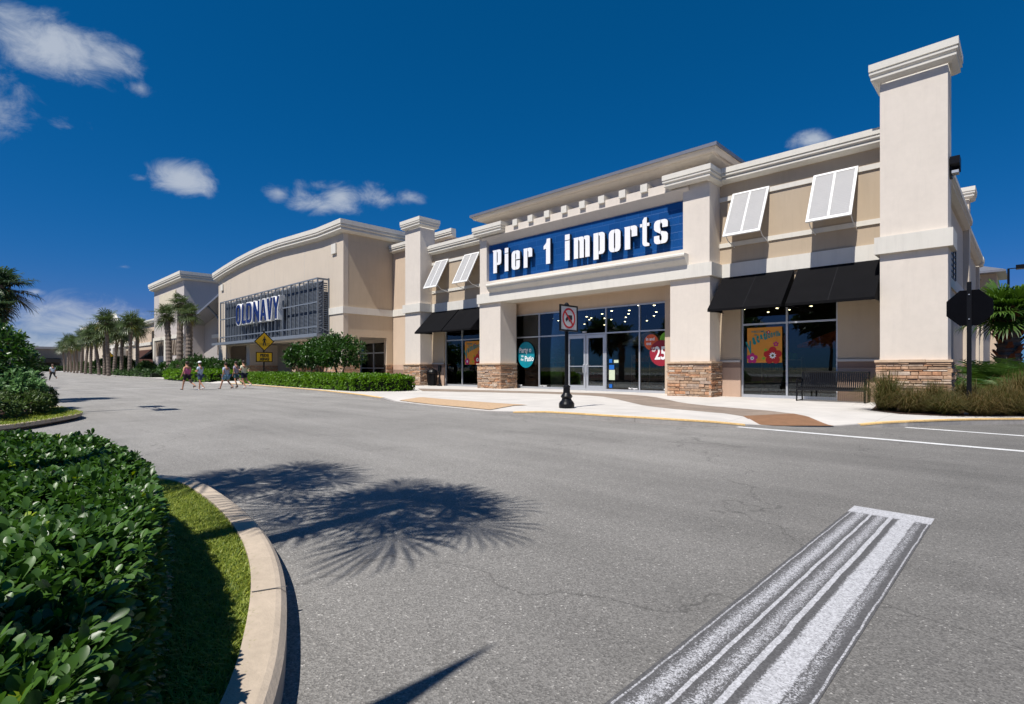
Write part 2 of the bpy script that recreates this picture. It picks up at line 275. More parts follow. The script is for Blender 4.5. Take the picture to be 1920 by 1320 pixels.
    kk=n.new('ShaderNodeMapRange'); kk.inputs[3].default_value=.7; kk.inputs[4].default_value=1.25; l.new(sp.outputs[0],kk.inputs[0])
    vm=n.new('ShaderNodeVectorMath'); vm.operation='SCALE'; l.new(mx.outputs[2],vm.inputs[0]); l.new(kk.outputs[0],vm.inputs['Scale']); l.new(vm.outputs[0],b.inputs['Base Color']); b.inputs['Roughness'].default_value=.85
    return m
M_cross=crosswalk(); M_paint=mat('white_road_paint',(.60,.60,.59),.8,.2,4,var2=.18,vs2=60); M_paintold=mat('faded_road_paint',(.42,.41,.39),.85,.2,3)
# ------------------------------------------------------------------ mesh helpers
class MB:
    def __init__(s): s.v=[]; s.f=[]; s.m=[]; s.c=0; s.var=[]; s.usevar=False; s.st=[]
    def add(s,vs,fs,var=None):
        o=len(s.v); s.st.append((o,len(s.f))); s.v+= [tuple(p) for p in vs]
        for f in fs: s.f.append(tuple(o+i for i in f)); s.m.append(s.c)
        if var is not None: s.usevar=True
        s.var+=[0 if var is None else var]*len(vs)
        return s
    def box(s,x0,x1,y0,y1,z0,z1,var=None):
        return s.add([(x0,y0,z0),(x1,y0,z0),(x1,y1,z0),(x0,y1,z0),(x0,y0,z1),(x1,y0,z1),(x1,y1,z1),(x0,y1,z1)],
            [(0,3,2,1),(4,5,6,7),(0,1,5,4),(1,2,6,5),(2,3,7,6),(3,0,4,7)],var)
    def xz(s,pts,y0,y1):  # polygon in x,z extruded in y
        n=len(pts); a=sum(pts[i][0]*pts[(i+1)%n][1]-pts[(i+1)%n][0]*pts[i][1] for i in range(n))
        if a<0: pts=pts[::-1]
        return s.add([(x,y0,z) for x,z in pts]+[(x,y1,z) for x,z in pts],[tuple(range(n)),tuple(range(2*n-1,n-1,-1))]+[(i,i+n,(i+1)%n+n,(i+1)%n) for i in range(n)])
    def yz(s,pts,x0,x1):
        n=len(pts); a=sum(pts[i][0]*pts[(i+1)%n][1]-pts[(i+1)%n][0]*pts[i][1] for i in range(n))
        if a<0: pts=pts[::-1]
        return s.add([(x1,y,z) for y,z in pts]+[(x0,y,z) for y,z in pts],[tuple(range(n)),tuple(range(2*n-1,n-1,-1))]+[(i,i+n,(i+1)%n+n,(i+1)%n) for i in range(n)])
    def xy(s,pts,z0,z1):
        n=len(pts); a=sum(pts[i][0]*pts[(i+1)%n][1]-pts[(i+1)%n][0]*pts[i][1] for i in range(n))
        if a<0: pts=pts[::-1]
        return s.add([(x,y,z1) for x,y in pts]+[(x,y,z0) for x,y in pts],[tuple(range(n)),tuple(range(2*n-1,n-1,-1))]+[(i,i+n,(i+1)%n+n,(i+1)%n) for i in range(n)])
    def sweep(s,path,prof,closed=False,zoff=None):
        # outward = right-hand side of travel; prof=[(out,z)] listed top to bottom
        n=len(path); rings=[]
        for i in range(n):
            p=Vector(path[i])
            a=Vector(path[i-1]) if (i>0 or closed) else None; b=Vector(path[(i+1)%n]) if (i<n-1 or closed) else None
            def nr(d): d=d.normalized(); return Vector((d.y,-d.x))
            if a is None: m=nr(b-p)
            elif b is None: m=nr(p-a)
            else:
                n1,n2=nr(p-a),nr(b-p); m=(n1+n2); m=m/max(.2,m.dot(n1))
            zo=zoff[i] if zoff else 0
            rings.append([(p.x+m.x*o,p.y+m.y*o,z+zo) for o,z in prof])
        k=len(prof); vs=[q for r in rings for q in r]; fs=[]
        for i in range(n if closed else n-1):
            j=(i+1)%n
            for q in range(k-1): fs.append((i*k+q,i*k+q+1,j*k+q+1,j*k+q))
            fs.append((i*k+k-1,i*k,j*k,j*k+k-1))
        if not closed: fs.append(tuple(range(k))[::-1]); fs.append(tuple((n-1)*k+q for q in range(k)))
        return s.add(vs,fs)
    def tube(s,pts,r,n=8,cap=True):
        pts=[Vector(p) for p in pts]; rr=r if isinstance(r,(list,tuple)) else [r]*len(pts); vs=[]
        for i,p in enumerate(pts):
            d=(pts[min(i+1,len(pts)-1)]-pts[max(i-1,0)]).normalized(); a=d.orthogonal().normalized() if abs(d.z)<.98 else Vector((1,0,0)); 
            if i==0: ref=a
            a=(ref-d*ref.dot(d)).normalized(); b=d.cross(a)
            for k in range(n):
                t=2*math.pi*k/n; vs.append(p+(a*math.cos(t)+b*math.sin(t))*rr[i])
        fs=[(i*n+k,i*n+(k+1)%n,(i+1)*n+(k+1)%n,(i+1)*n+k) for i in range(len(pts)-1) for k in range(n)]
        if cap: fs+= [tuple(range(n))[::-1],tuple((len(pts)-1)*n+k for k in range(n))]
        return s.add(vs,fs)
    def lathe(s,x,y,prof,n=20):
        vs=[(x+r*math.cos(2*math.pi*k/n),y+r*math.sin(2*math.pi*k/n),z) for r,z in prof for k in range(n)]
        fs=[(i*n+k,i*n+(k+1)%n,(i+1)*n+(k+1)%n,(i+1)*n+k) for i in range(len(prof)-1) for k in range(n)]
        fs+=[tuple(range(n))[::-1],tuple((len(prof)-1)*n+k for k in range(n))]
        return s.add(vs,fs)
    def each(s,name,mats,parent):
        for (v0,f0),(v1,f1) in zip(s.st,s.st[1:]+[(len(s.v),len(s.f))]):
            q=MB(); q.v=s.v[v0:v1]; q.f=[tuple(i-v0 for i in f) for f in s.f[f0:f1]]; q.m=s.m[f0:f1]; q.var=s.var[v0:v1]; o=q.build(name,mats,parent)
        return o
    def build(s,name,mats,parent=None,smooth=False,label=None):
        me=bpy.data.meshes.new(name); me.from_pydata(s.v,[],s.f)
        if not isinstance(mats,(list,tuple)): mats=[mats]
        for m in mats: me.materials.append(m)
        if len(mats)>1: me.polygons.foreach_set('material_index',s.m)
        if s.usevar:
            a=me.attributes.new('var','FLOAT','POINT'); a.data.foreach_set('value',s.var)
        if smooth: me.polygons.foreach_set('use_smooth',[True]*len(s.f))
        me.update(); o=bpy.data.objects.new(name,me); COL.objects.link(o)
        if parent is not None: par(o,parent)
        if label: o['label']=label
        return o
def par(o,p):
    o.parent=p; inv=Matrix.Identity(4); q=p; mw=Matrix.Identity(4)
    while q is not None:
        mw=(q.matrix_parent_inverse@q.matrix_basis if q.parent else q.matrix_basis)@mw if False else mw; 
        loc=Matrix.Translation(q.location) if not q.rotation_euler.z else q.matrix_basis
        mw=(q.matrix_parent_inverse@loc)@mw; q=q.parent
    o.matrix_parent_inverse=mw.inverted()
def thing(name,label,cat,loc=(0,0,0),group=None):
    o=bpy.data.objects.new(name,None); COL.objects.link(o); o.location=loc; o.empty_display_size=.3
    return tag(o,label,cat,group)
def tag(o,label,cat,group=None,kind=None):
    o['label']=label; o['category']=cat
    if group: o['group']=group
    if kind: o['kind']=kind
    return o
def struct(o,label,cat):
    o['kind']='structure'; o['label']=label; o['category']=cat; return o
def dup(root,loc,rz=0,label=None,sc=1):
    def cp(o,pa):
        c=o.copy(); COL.objects.link(c)
        if pa is not None: c.parent=pa
        for ch in list(o.children): cp(ch,c)
        return c
    kids=list(root.children); c=root.copy(); COL.objects.link(c); c.location=loc; c.rotation_euler=(0,0,rz); c.scale=(sc,)*3
    for ch in kids: cp(ch,c)
    if label: c['label']=label
    return c
def npmesh(name,V,F,mats,parent=None,var=None,smooth=False,midx=None):
    me=bpy.data.meshes.new(name); V=np.asarray(V,np.float32).reshape(-1,3); F=np.asarray(F,np.int32); k=F.shape[1]
    me.vertices.add(len(V)); me.vertices.foreach_set('co',V.ravel()); me.loops.add(F.size); me.loops.foreach_set('vertex_index',F.ravel())
    me.polygons.add(len(F)); me.polygons.foreach_set('loop_start',np.arange(0,F.size,k,dtype=np.int32)); me.polygons.foreach_set('loop_total',np.full(len(F),k,np.int32))
    if not isinstance(mats,(list,tuple)): mats=[mats]
    for m in mats: me.materials.append(m)
    if midx is not None: me.polygons.foreach_set('material_index',np.asarray(midx,np.int32))
    if smooth: me.polygons.foreach_set('use_smooth',[True]*len(F))
    me.update(calc_edges=True)
    if var is not None: a=me.attributes.new('var','FLOAT','POINT'); a.data.foreach_set('value',np.asarray(var,np.float32))
    o=bpy.data.objects.new(name,me); COL.objects.link(o)
    if parent is not None: par(o,parent)
    return o
def text(s,size,name,m,parent,loc,ext=.003,rz=0,roll=0,align='LEFT',sx=1,offset=0,label=None):
    cu=bpy.data.curves.new(name,'FONT'); cu.body=s; cu.size=size; cu.extrude=ext; cu.align_x=align; cu.offset=offset; cu.resolution_u=3
    t=bpy.data.objects.new(name,cu); COL.objects.link(t); dg=bpy.context.evaluated_depsgraph_get(); me=bpy.data.meshes.new_from_object(t.evaluated_get(dg)); bpy.data.objects.remove(t)
    mt=Matrix.Translation(loc)@Matrix.Rotation(rz,4,'Z')@Matrix.Rotation(R(90),4,'X')@Matrix.Rotation(roll,4,'Z')@Matrix.Diagonal((sx,1,1,1)); me.transform(mt); me.materials.clear(); me.materials.append(m)
    o=bpy.data.objects.new(name,me); COL.objects.link(o)
    if parent is not None: par(o,parent)
    if label: o['label']=label
    return o
def stones(name,parent,faces,z0,z1,cap=True,mats=None):
    """ledgestone facing. faces: list of ((xa,ya),(xb,yb)) travelled with outward on the right"""
    mb=MB(); rr=random.Random(hash((round(faces[0][0][0],1),round(z0,1)))&0xffff)
    for (xa,ya),(xb,yb) in faces:
        d=Vector((xb-xa,yb-ya)); Lg=d.length; d/=Lg; nn=Vector((d.y,-d.x)); z=z0
        while z<z1-.01:
            h=min(rr.choice((.055,.07,.085,.10,.125)),z1-z); 
            if z1-z-h<.04: h=z1-z
            t=0
            while t<Lg-.01:
                ln=min(rr.uniform(.18,.62),Lg-t)
                if Lg-t-ln<.1: ln=Lg-t
                o=rr.uniform(.012,.055); g=.006; var=rr.random()
                a=Vector((xa,ya))+d*(t+ (g if t>0 else -.03)); b=Vector((xa,ya))+d*(t+ln-(g if t+ln<Lg-.01 else -.03)); i1=a-nn*.06; i2=b-nn*.06; a2=a+nn*o; b2=b+nn*(o+rr.uniform(-.01,.01))
                za,zb=z+g,z+h-g; e=.012
                q=[(i1.x,i1.y,za),(i2.x,i2.y,za),(i2.x,i2.y,zb),(i1.x,i1.y,zb)]
                def fr(p,k): p2=p-nn*k; return p2
                A=a2+d*e;B=b2-d*e; al=a+nn*(o-.015); bl=b+nn*(o-.015)
                vs=[(i1.x,i1.y,za),(i2.x,i2.y,za),(i2.x,i2.y,zb),(i1.x,i1.y,zb),(al.x,al.y,za),(bl.x,bl.y,za),(bl.x,bl.y,zb),(al.x,al.y,zb),(A.x,A.y,za+e),(B.x,B.y,za+e),(B.x,B.y,zb-e),(A.x,A.y,zb-e)]
                mb.add(vs,[(0,1,5,4),(1,2,6,5),(2,3,7,6),(3,0,4,7),(4,5,9,8),(5,6,10,9),(6,7,11,10),(7,4,8,11),(8,9,10,11)],var)
                t+=ln
            z+=h
    return mb
def pillar_base(parent,x0,x1,y0,y1,z0=.1,z1=1.44,name='stone_base'):
    m=stones(name,parent,[((x0,y1),(x0,y0)),((x0,y0),(x1,y0)),((x1,y0),(x1,y1))],z0,z1)
    o=m.build(name,M_stone,parent); MB().box(x0+.0,x1-.0,y0+.0,y1,z0,z1).build('stone_core',M_mortar,o)
    c=MB(); rr=random.Random(int(x0*10)); n=max(2,int((x1-x0)/.55)); xs=[x0-.07+(x1-x0+.14)*i/n for i in range(n+1)]
    for i in range(n): 
        k=rr.uniform(-.012,.012); c.box(xs[i]+.004,xs[i+1]-.004,y0-.08+k,y1+.005,z1,z1+.075+rr.uniform(-.012,.008))
    c.build('cap_stone',M_stonecap,o)
    return o
COR=[(0,0),(.42,0),(.42,-.21),(.36,-.215),(.36,-.255),(.40,-.262),(.40,-.315),(.29,-.37),(.28,-.40),(.34,-.412),(.34,-.47),(.20,-.53),(.12,-.56),(0,-.56)]
def corn(mb,path,ztop,k=1,closed=False,zoff=None,ko=None): return mb.sweep(path,[(o*(ko or k),ztop+z*k) for o,z in COR],closed,zoff)
# ------------------------------------------------------------------ setting: ground, asphalt, pavements
g=MB(); g.add([(-3500,-3500,-.03),(3500,-3500,-.03),(3500,3500,-.03),(-3500,3500,-.03)],[(0,1,2,3)]); struct(g.build('ground',mat('dry_ground',(.16,.15,.10),1,.2,.02)),'flat ground stretching away behind the shops','ground')
g=MB(); g.add([(-330,-70,0),(90,-70,0),(90,60,0),(-330,60,0)],[(0,1,2,3)]); struct(g.build('road',M_asph),'grey asphalt drive and parking area in front of the shops','road')
# kerb line of the shop side (bottom of kerb) with kerb height
K=[(-330,22,.13),(-200,18,.13),(-100,14.6,.13),(-64,13.9,.13),(-61,13.8,.02),(-46,13.5,.02),(-42,13.35,.13),(-34.5,13.17,.13),(-29.9,12.9,.13),(-25,12.4,.13),(-20.5,11.7,.13),(-18.2,11.3,.10),(-16.9,11.02,.02),(-14.2,10.65,.02),(-11.2,10.42,.02),(-10.2,10.5,.06),(-9.17,10.62,.12),(-8.3,10.66,.13),(-7.4,10.74,.13),(-6.7,10.82,.13),(-5.97,10.96,.13),(-5.4,11.12,.12),(-4.92,11.37,.10),(-4.4,11.72,.05),(-3.97,12.1,.02),(-3.4,12.65,.02),(-2.95,13.08,.02),(-2.6,13.35,.06),(-2.25,13.62,.11),(-1.89,14.05,.13),(-1.52,14.7,.13),(-1.1,15.4,.13),(-.69,15.95,.13),(-.1,16.6,.13),(1.2,17.6,.13),(5,19.2,.13),(40,26,.13)]
def offs(P,o):
    r=[]
    for i,p in enumerate(P):
        a=Vector(P[max(i-1,0)][:2]); b=Vector(P[min(i+1,len(P)-1)][:2]); d=(b-a).normalized(); r.append((p[0]-d.y*o,p[1]+d.x*o))
    return r
I1=offs(K,.14); I2=offs(K,1.0)
n=len(K)
kb=MB(); kb.add([(x,y,-.02) for x,y,h in K]+[(x,y,h) for x,y,h in K]+[(a,b,K[i][2]) for i,(a,b) in enumerate(I1)],[(i,i+1,n+i+1,n+i) for i in range(n-1)]+[(n+i,n+i+1,2*n+i+1,2*n+i) for i in range(n-1)])
struct(kb.build('kerb',M_gut),'concrete kerb edging the shop pavement','kerb')
yl=MB()
for i in range(n-1):
    if min(K[i][2],K[i+1][2])<.05 or K[i][0]<-60 : continue
    (x0,y0,h0),(x1,y1,h1)=K[i],K[i+1]; q0,q1=offs(K,-.006)[i],offs(K,-.006)[i+1]; e=.004
    j0=(x0+(I1[i][0]-x0)*.95,y0+(I1[i][1]-y0)*.95); j1=(x1+(I1[i+1][0]-x1)*.95,y1+(I1[i+1][1]-y1)*.95)
    yl.add([(*q0,h0-.028),(*q1,h1-.028),(*q1,h1+e),(*q0,h0+e),(*j1,h1+e),(*j0,h0+e)],[(0,1,2,3),(3,2,4,5)])
struct(yl.build('kerb_paint',M_yel),'worn yellow paint along the kerb edge','kerb paint')
sw=MB(); sw.add([(a,b,K[i][2]-.001) for i,(a,b) in enumerate(I1)]+[(a,b,.13) for a,b in I2]+[(K[i][0]+(0 if K[i][0]<-6 else 2),62 if K[i][0]>-60 else 40,.13) for i in range(n)],
   [(i,i+1,n+i+1,n+i) for i in range(n-1)]+[(n+i,n+i+1,2*n+i+1,2*n+i) for i in range(n-1)])
struct(sw.build('pavement',M_walk),'pale concrete pavement in front of the shops','pavement')
def ribbon(a,b,z,name,m,label,cat):
    mb=MB(); n=len(a); assert n==len(b); mb.add([(x,y,zz) for (x,y),zz in zip(a,z)]+[(x,y,zz) for (x,y),zz in zip(b,z)],[(i,i+1,n+i+1,n+i) for i in range(n-1)]); return struct(mb.build(name,m),label,cat)
def resamp(P,n):
    P=[Vector(p) for p in P]; d=[0]
    for i in range(1,len(P)): d.append(d[-1]+(P[i]-P[i-1]).length)
    o=[]
    for k in range(n):
        t=d[-1]*k/(n-1); i=max(j for j in range(len(P)-1) if d[j]<=t+1e-9); f=(t-d[i])/(d[i+1]-d[i]); o.append(tuple(P[i].lerp(P[i+1],f)))
    return o
pu=resamp([(-24.0,17.2),(-19.9,18.3),(-16.3,19.2),(-13.3,19.75),(-11.8,19.5),(-10.4,18.6),(-9.3,17.5),(-8.1,16.2),(-7.0,15.5),(-6.1,15.2),(-5.03,14.9),(-4.2,14.3)],24)
pl=resamp([(-21.1,15.4),(-17.9,16.8),(-15.6,17.6),(-13.6,17.9),(-12.2,17.6),(-10.8,16.5),(-9.5,15.3),(-8.4,14.3),(-7.28,13.7),(-6.3,13.45),(-5.37,13.2),(-4.85,12.75)],24)
ribbon(pu,pl,[.134]*24,'footpath',M_path,'brown stamped concrete path curving across the pavement','path')
def swz(x,y): # height of the pavement near a dropped kerb
    best=min(range(n-1),key=lambda i:(Vector(K[i][:2])-Vector((x,y))).length); a=Vector(I1[best]); b=Vector(I2[best]); t=max(0,min(1,(Vector((x,y))-a).dot(b-a)/(b-a).length_squared)); return K[best][2]*(1-t)+.13*t+.005
pr_=MB(); A_=resamp([(-4.2,14.3),(-3.75,13.75),(-3.3,13.25),(-3.0,12.98)],10); B_=resamp([(-4.85,12.75),(-4.6,12.45),(-4.3,12.08),(-3.93,12.14)],10); W_=8
pr_.add([(a[0]+(b[0]-a[0])*j/W_,a[1]+(b[1]-a[1])*j/W_,max(.03,swz(a[0]+(b[0]-a[0])*j/W_,a[1]+(b[1]-a[1])*j/W_)+.004)) for a,b in zip(A_,B_) for j in range(W_+1)],[(i*(W_+1)+j,i*(W_+1)+j+1,(i+1)*(W_+1)+j+1,(i+1)*(W_+1)+j) for i in range(9) for j in range(W_)])
struct(pr_.build('kerb_ramp',M_path2),'red-brown end of the curved path at the dropped kerb','ramp')
tt=MB(); A_=resamp([(-16.9,11.28),(-15.6,11.05),(-14.2,10.86),(-12.6,10.74),(-11.3,10.66)],16); B_=resamp([(-16.6,12.15),(-15.3,11.95),(-14.0,11.85),(-12.4,11.8),(-10.9,11.85)],16); W_=8
tt.add([(a[0]+(b[0]-a[0])*j/W_,a[1]+(b[1]-a[1])*j/W_,swz(a[0]+(b[0]-a[0])*j/W_,a[1]+(b[1]-a[1])*j/W_)+.012) for a,b in zip(A_,B_) for j in range(W_+1)],[(i*(W_+1)+j,i*(W_+1)+j+1,(i+1)*(W_+1)+j+1,(i+1)*(W_+1)+j) for i in range(15) for j in range(W_)])
struct(tt.build('kerb_ramp',M_tact),'tan pebbled strip on the dropped kerb','ramp')
# painted marks
pm=MB()
def strip(mb,a,b,w,z=.004):
    a=Vector(a);b=Vector(b);d=(b-a).normalized();q=Vector((-d.y,d.x))*w/2; mb.add([(*(a-q),z),(*(b-q),z),(*(b+q),z),(*(a+q),z)],[(0,1,2,3)])
strip(pm,(-4.5,11.56),(3.5,10.98),.19); strip(pm,(-1.9,13.96),(5,13.2),.17)
struct(pm.build('road_line',M_paint),'two white painted lines at the right of the drive','road marking')
pm=MB(); strip(pm,(-36.5,2.3),(-39.6,10.2),.28); struct(pm.build('road_line',M_paintold),'faded pale line across the drive by the walking people','road marking')
pm=MB(); pm.add([(-1.155,-.5,.004),(-.58,-.5,.004),(-.575,5.70,.004),(-1.16,5.72,.004)],[(0,1,2,3)]); struct(pm.build('crosswalk_bar',M_cross),'worn white crosswalk block with streaked paint in the foreground','road marking')
# ------------------------------------------------------------------ foliage generators
def unit(v): return v/np.maximum(np.linalg.norm(v,axis=-1,keepdims=True),1e-9)
def leaves(C,D,Lg,Wd,curl=.25,detail=False):
    """C base points, D directions(unit), each a leaf. returns V,F"""
    n=len(C); up=np.tile([0,0,1.],(n,1))+rng.normal(0,.35,(n,3)); S=unit(np.cross(D,up)); U=np.cross(S,D)
    Lg=np.asarray(Lg).reshape(-1,1); Wd=np.asarray(Wd).reshape(-1,1)
    if not detail:
        V=np.stack([C,C+D*Lg*.55+S*Wd*.5+U*Wd*.12,C+D*Lg-U*Lg*curl*.5,C+D*Lg*.55-S*Wd*.5+U*Wd*.12],1)
        b=np.arange(n)[:,None]*4; F=np.concatenate([b+[0,1,2],b+[0,2,3]],0); return V.reshape(-1,3),F,4
    ps=[(.0,.0),(.25,.20),(.50,.40),(.72,.50),(.88,.40),(.97,.18)]; cv=lambda f:-U*Lg*curl*.5*f*f
    mid=[C+D*Lg*f+cv(f) for f,_ in ps]; Lf=[C+D*Lg*f+cv(f)+S*Wd*w_+U*Wd*.22*w_ for f,w_ in ps[1:]]; Rt=[C+D*Lg*f+cv(f)-S*Wd*w_+U*Wd*.22*w_ for f,w_ in ps[1:]]; tip=C+D*Lg+cv(1.)
    V=np.stack(mid+Lf+Rt+[tip],1); k_=17; b=np.arange(n)[:,None]*k_; F=[[0,6,1],[0,1,11]]
    for j in range(4): F+=[[1+j,6+j,7+j],[1+j,7+j,2+j],[1+j,2+j,12+j],[1+j,12+j,11+j]]
    F+=[[5,10,16],[5,16,15]]
    T=np.concatenate([b+f for f in F],0); return V.reshape(-1,3),T,k_
def whorls(P,Nn,k,Lg,Wd,name,m,parent,detail=False,spread=1.0,curl=.3):
    n=len(P); P=np.repeat(P,k,0); Nn=np.repeat(Nn,k,0); N_=len(P)
    A=unit(np.cross(Nn,rng.normal(0,1,(N_,3)))); e=rng.uniform(.15,1.2,N_)[:,None]*spread; D=unit(Nn*np.sin(1.45-e)+A*np.cos(1.45-e)*1.0)
    ll=Lg*rng.uniform(.5,1.25,N_); V,F,kk=leaves(P+Nn*rng.uniform(-.03,.01,(N_,1))*Lg/.07,D,ll,ll*Wd/Lg,curl,detail)
    cl=np.repeat(rng.random(n),k); var=np.clip(.25*cl+.65*rng.random(N_)+.1*(np.repeat(rng.random(n),k)>.985)*5,0,1)
    young=np.repeat(rng.random(n)>.993,k); var=np.where(young,1.0,np.minimum(var,.92))
    return npmesh(name,V,F,m,parent,np.repeat(var,kk),smooth=detail)
def ellip_pts(c,r,n,zmin=-1,inner=.75):
    d=unit(rng.normal(0,1,(n*2,3))); d=d[d[:,2]>zmin][:n]; lump=1+.10*np.sin(d[:,0]*5+c[0])*np.sin(d[:,1]*4+c[1])+.06*np.sin(d[:,2]*9+d[:,0]*7)
    rr=rng.uniform(inner,1.0,len(d))*lump; return np.array(c)+d*np.array(r)*rr[:,None],unit(d*np.array([1,1,1.2])+[0,0,.35])
def blobcore(name,c,r,parent,k=.72):
    mb=MB(); n=12
    for j in range(7):
        pass
    prof=[(math.cos(t)*r[0]*k,math.sin(t)*r[2]*k+c[2]) for t in [(-.5+i/6)*math.pi for i in range(7)]]
    mb.lathe(c[0],c[1],[(max(.01,p),z) for p,z in prof],12)
    for i,(x,y,z) in enumerate(mb.v): mb.v[i]=(x,c[1]+(y-c[1])*r[1]/r[0],z)
    return mb.build(name,M_core,parent)
def shrub(label,c,r,m,n=420,Lg=.10,Wd=.045,k=5,name='shrub',cat='shrub',group=None,stems=True,base=.13):
    t=thing(name,label,cat,(c[0],c[1],base),group); P,D=ellip_pts(c,r,n,-.6); whorls(P,D,k,Lg,Wd,'foliage',m,t)
    if stems:
        mb=MB()
        for i in range(5):
            a=i*1.26; mb.tube([(c[0]+.05*math.cos(a),c[1]+.05*math.sin(a),base-.05),(c[0]+r[0]*.25*math.cos(a),c[1]+r[1]*.25*math.sin(a),c[2]-r[2]*.4),(c[0]+r[0]*.5*math.cos(a+.3),c[1]+r[1]*.5*math.sin(a+.3),c[2]+r[2]*.2)],[.025,.018,.008],6)
        mb.build('stem',M_stem,t)
    return t
def inpoly(x,y,P):
    c=np.zeros(len(x),bool); n=len(P)
    for i in range(n):
        x0,y0=P[i]; x1,y1=P[(i+1)%n]
        m=((y0>y)!=(y1>y))&(x<(x1-x0)*(y-y0)/((y1-y0)if y1!=y0 else 1e-9)+x0); c^=m
    return c
def grass(name,poly,nb,h,m,z,label,cat='grass',w=.006,lean=.5,parent=None):
    xs=[p[0] for p in poly]; ys=[p[1] for p in poly]; X=rng.uniform(min(xs),max(xs),nb*4); Y_=rng.uniform(min(ys),max(ys),nb*4); k=inpoly(X,Y_,poly); X=X[k][:nb]; Y_=Y_[k][:nb]; n=len(X)
    a=rng.uniform(0,6.283,n); hh=h*rng.uniform(.5,1.3,n); ln=lean*rng.uniform(.2,1.2,n); dx=np.cos(a); dy=np.sin(a); B=np.stack([X,Y_,np.full(n,z)],1); D=np.stack([dx*ln,dy*ln,np.ones(n)],1); D2=np.stack([dx*ln*2.4,dy*ln*2.4,np.full(n,.45)],1); S=np.stack([-dy,dx,np.zeros(n)],1)*w
    M_=B+D*hh[:,None]*.55; T=M_+D2*hh[:,None]*.45
    V=np.stack([B-S,B+S,M_+S*.8,M_-S*.8,T],1).reshape(-1,3); b=np.arange(n)[:,None]*5; F=np.concatenate([b+[0,1,2],b+[0,2,3],b+[3,2,4]],0)
    o=npmesh(name,V,F,m,parent,np.repeat(rng.random(n),5)); 
    if parent is None: tag(o,label,cat,kind='stuff')
    return o
# ------------------------------------------------------------------ home goods shop (right, blue tiled sign)
S=thing('shop_building','cream stucco shop with blue tiled name board, black awnings and stone pillar bases','building',(-12,21,.13))
def wing(x0,x1,wx0,wx1):
    wl=MB(); y0,y1=21.0,21.3
    wl.box(x0,wx0,y0,y1,1.48,8.75); wl.box(wx1,x1,y0,y1,1.48,8.75) if x1-wx1>.05 else None; wl.box(wx0,wx1,y0,y1,4.2,8.75); wl.build('wall',M_tan,S)
wing(-8.9,-3.3,-8.06,-4.76); wing(-27.8,-22.0,-26.5,-22.9)
MB().box(-29.4,-27.8,21.0,21.3,.1,8.75).build('wall',M_tan,S)
lw=MB(); rl=MB(); bb=MB()
for a,b in ((-8.9,-8.06),(-4.76,-3.3),(-27.75,-26.5),(-22.9,-22.0)):
    lw.box(a,b,20.99,21.3,.1,1.27); bb.box(a,b,20.98,21.3,1.27,1.485); rl.box(a,b,20.93,21.3,1.485,1.56)
lw.each('lower_wall',M_pink,S); bb.each('brown_band',M_brownband,S); rl.each('rail',M_rail,S)
tr=MB()
for a,b in ((-8.87,-3.38),(-27.7,-22.1)):
    tr.box(a,b,20.95,21.0,7.86,8.03); tr.box(a,b,20.95,21.0,6.03,6.2); tr.box(a,b,20.90,21.0,4.83,5.36)
tr.each('trim_band',M_white,S)
c=MB(); corn(c,[(-8.87,21.0),(-3.38,21.0)],9.07,.95); corn(c,[(-27.7,21.0),(-22.1,21.0)],9.07,.95); c.each('cornice',M_white,S)
# roof slab keeps the inside dark
MB().add([(-29.4,21.3,8.7),(-2.6,21.3,8.7),(-2.9,62,8.7),(-29.4,62,8.7)],[(0,1,2,3)]).build('roof',M_greyd,S)
# entrance porch
pw=MB()
pw.box(-20.8,-11.38,21.6,21.8,4.22,4.9); pw.box(-22.1,-20.8,21.2,21.8,.1,4.9); pw.box(-11.38,-8.9,21.2,21.8,.1,4.9); pw.box(-22.06,-8.87,21.05,21.6,4.85,5.2)
pw.build('porch_wall',M_beige,S)
ub=MB(); ub.box(-22.06,-21.51,20.03,21.9,5.3,8.6); ub.box(-9.96,-8.87,20.03,21.9,5.3,8.6); ub.box(-21.51,-9.96,20.4,21.9,5.3,8.9); ub.box(-21.51,-9.96,20.03,20.4,5.3,6.02)
ub.box(-21.85,-9.72,19.95,20.5,8.45,8.78); ub.box(-21.6,-9.3,20.5,22.6,8.7,9.6)
ub.build('upper_wall',M_cream,S)
MB().yz([(19.93,8.46),(19.93,8.42),(20.31,8.0),(20.45,8.0),(20.45,8.46)],-21.87,-9.70).build('sign_hood',M_cream,S)
MB().box(-22.2,-8.74,19.92,21.05,4.83,5.35).build('porch_beam',M_white,S)
sl=MB(); sl.sweep([(-21.15,20.03),(-9.72,20.03)],[(0,5.80),(.36,5.80),(.40,5.76),(.40,5.69),(.36,5.65),(.33,5.64),(.31,5.55),(.22,5.45),(.13,5.38),(.11,5.352),(0,5.352)]); sl.build('sign_sill',M_white,S)
for xc in (-19.17,-18.1,-17.0,-15.92,-14.85,-13.78,-12.69,-11.63):
    MB().box(xc-.16,xc+.16,19.84,20.5,8.66,8.99).build('dentil',M_white,S)
rf=MB(); rf.sweep([(-21.6,20.5),(-9.3,20.5),(-9.3,25.5),(-21.6,25.5)],[(0,9.78),(.82,9.78),(.82,9.69),(.76,9.57),(.70,9.51),(.58,9.54),(.54,9.47),(0,9.30)],True); rf.build('eave',M_cream,S)
h=MB(); h.add([(-22.45,19.65,9.785),(-8.45,19.65,9.785),(-8.45,26.3,9.785),(-22.45,26.3,9.785),(-18.6,22.9,10.4),(-11.6,22.9,10.4)],[(0,1,5,4),(1,2,5),(2,3,4,5),(3,0,4)]); h.sweep([(-21.6,20.5),(-9.3,20.5),(-9.3,25.5),(-21.6,25.5)],[(.825,9.79),(.88,9.79),(.88,9.66),(.825,9.66)],True); h.build('hip_roof',M_roofm,S)
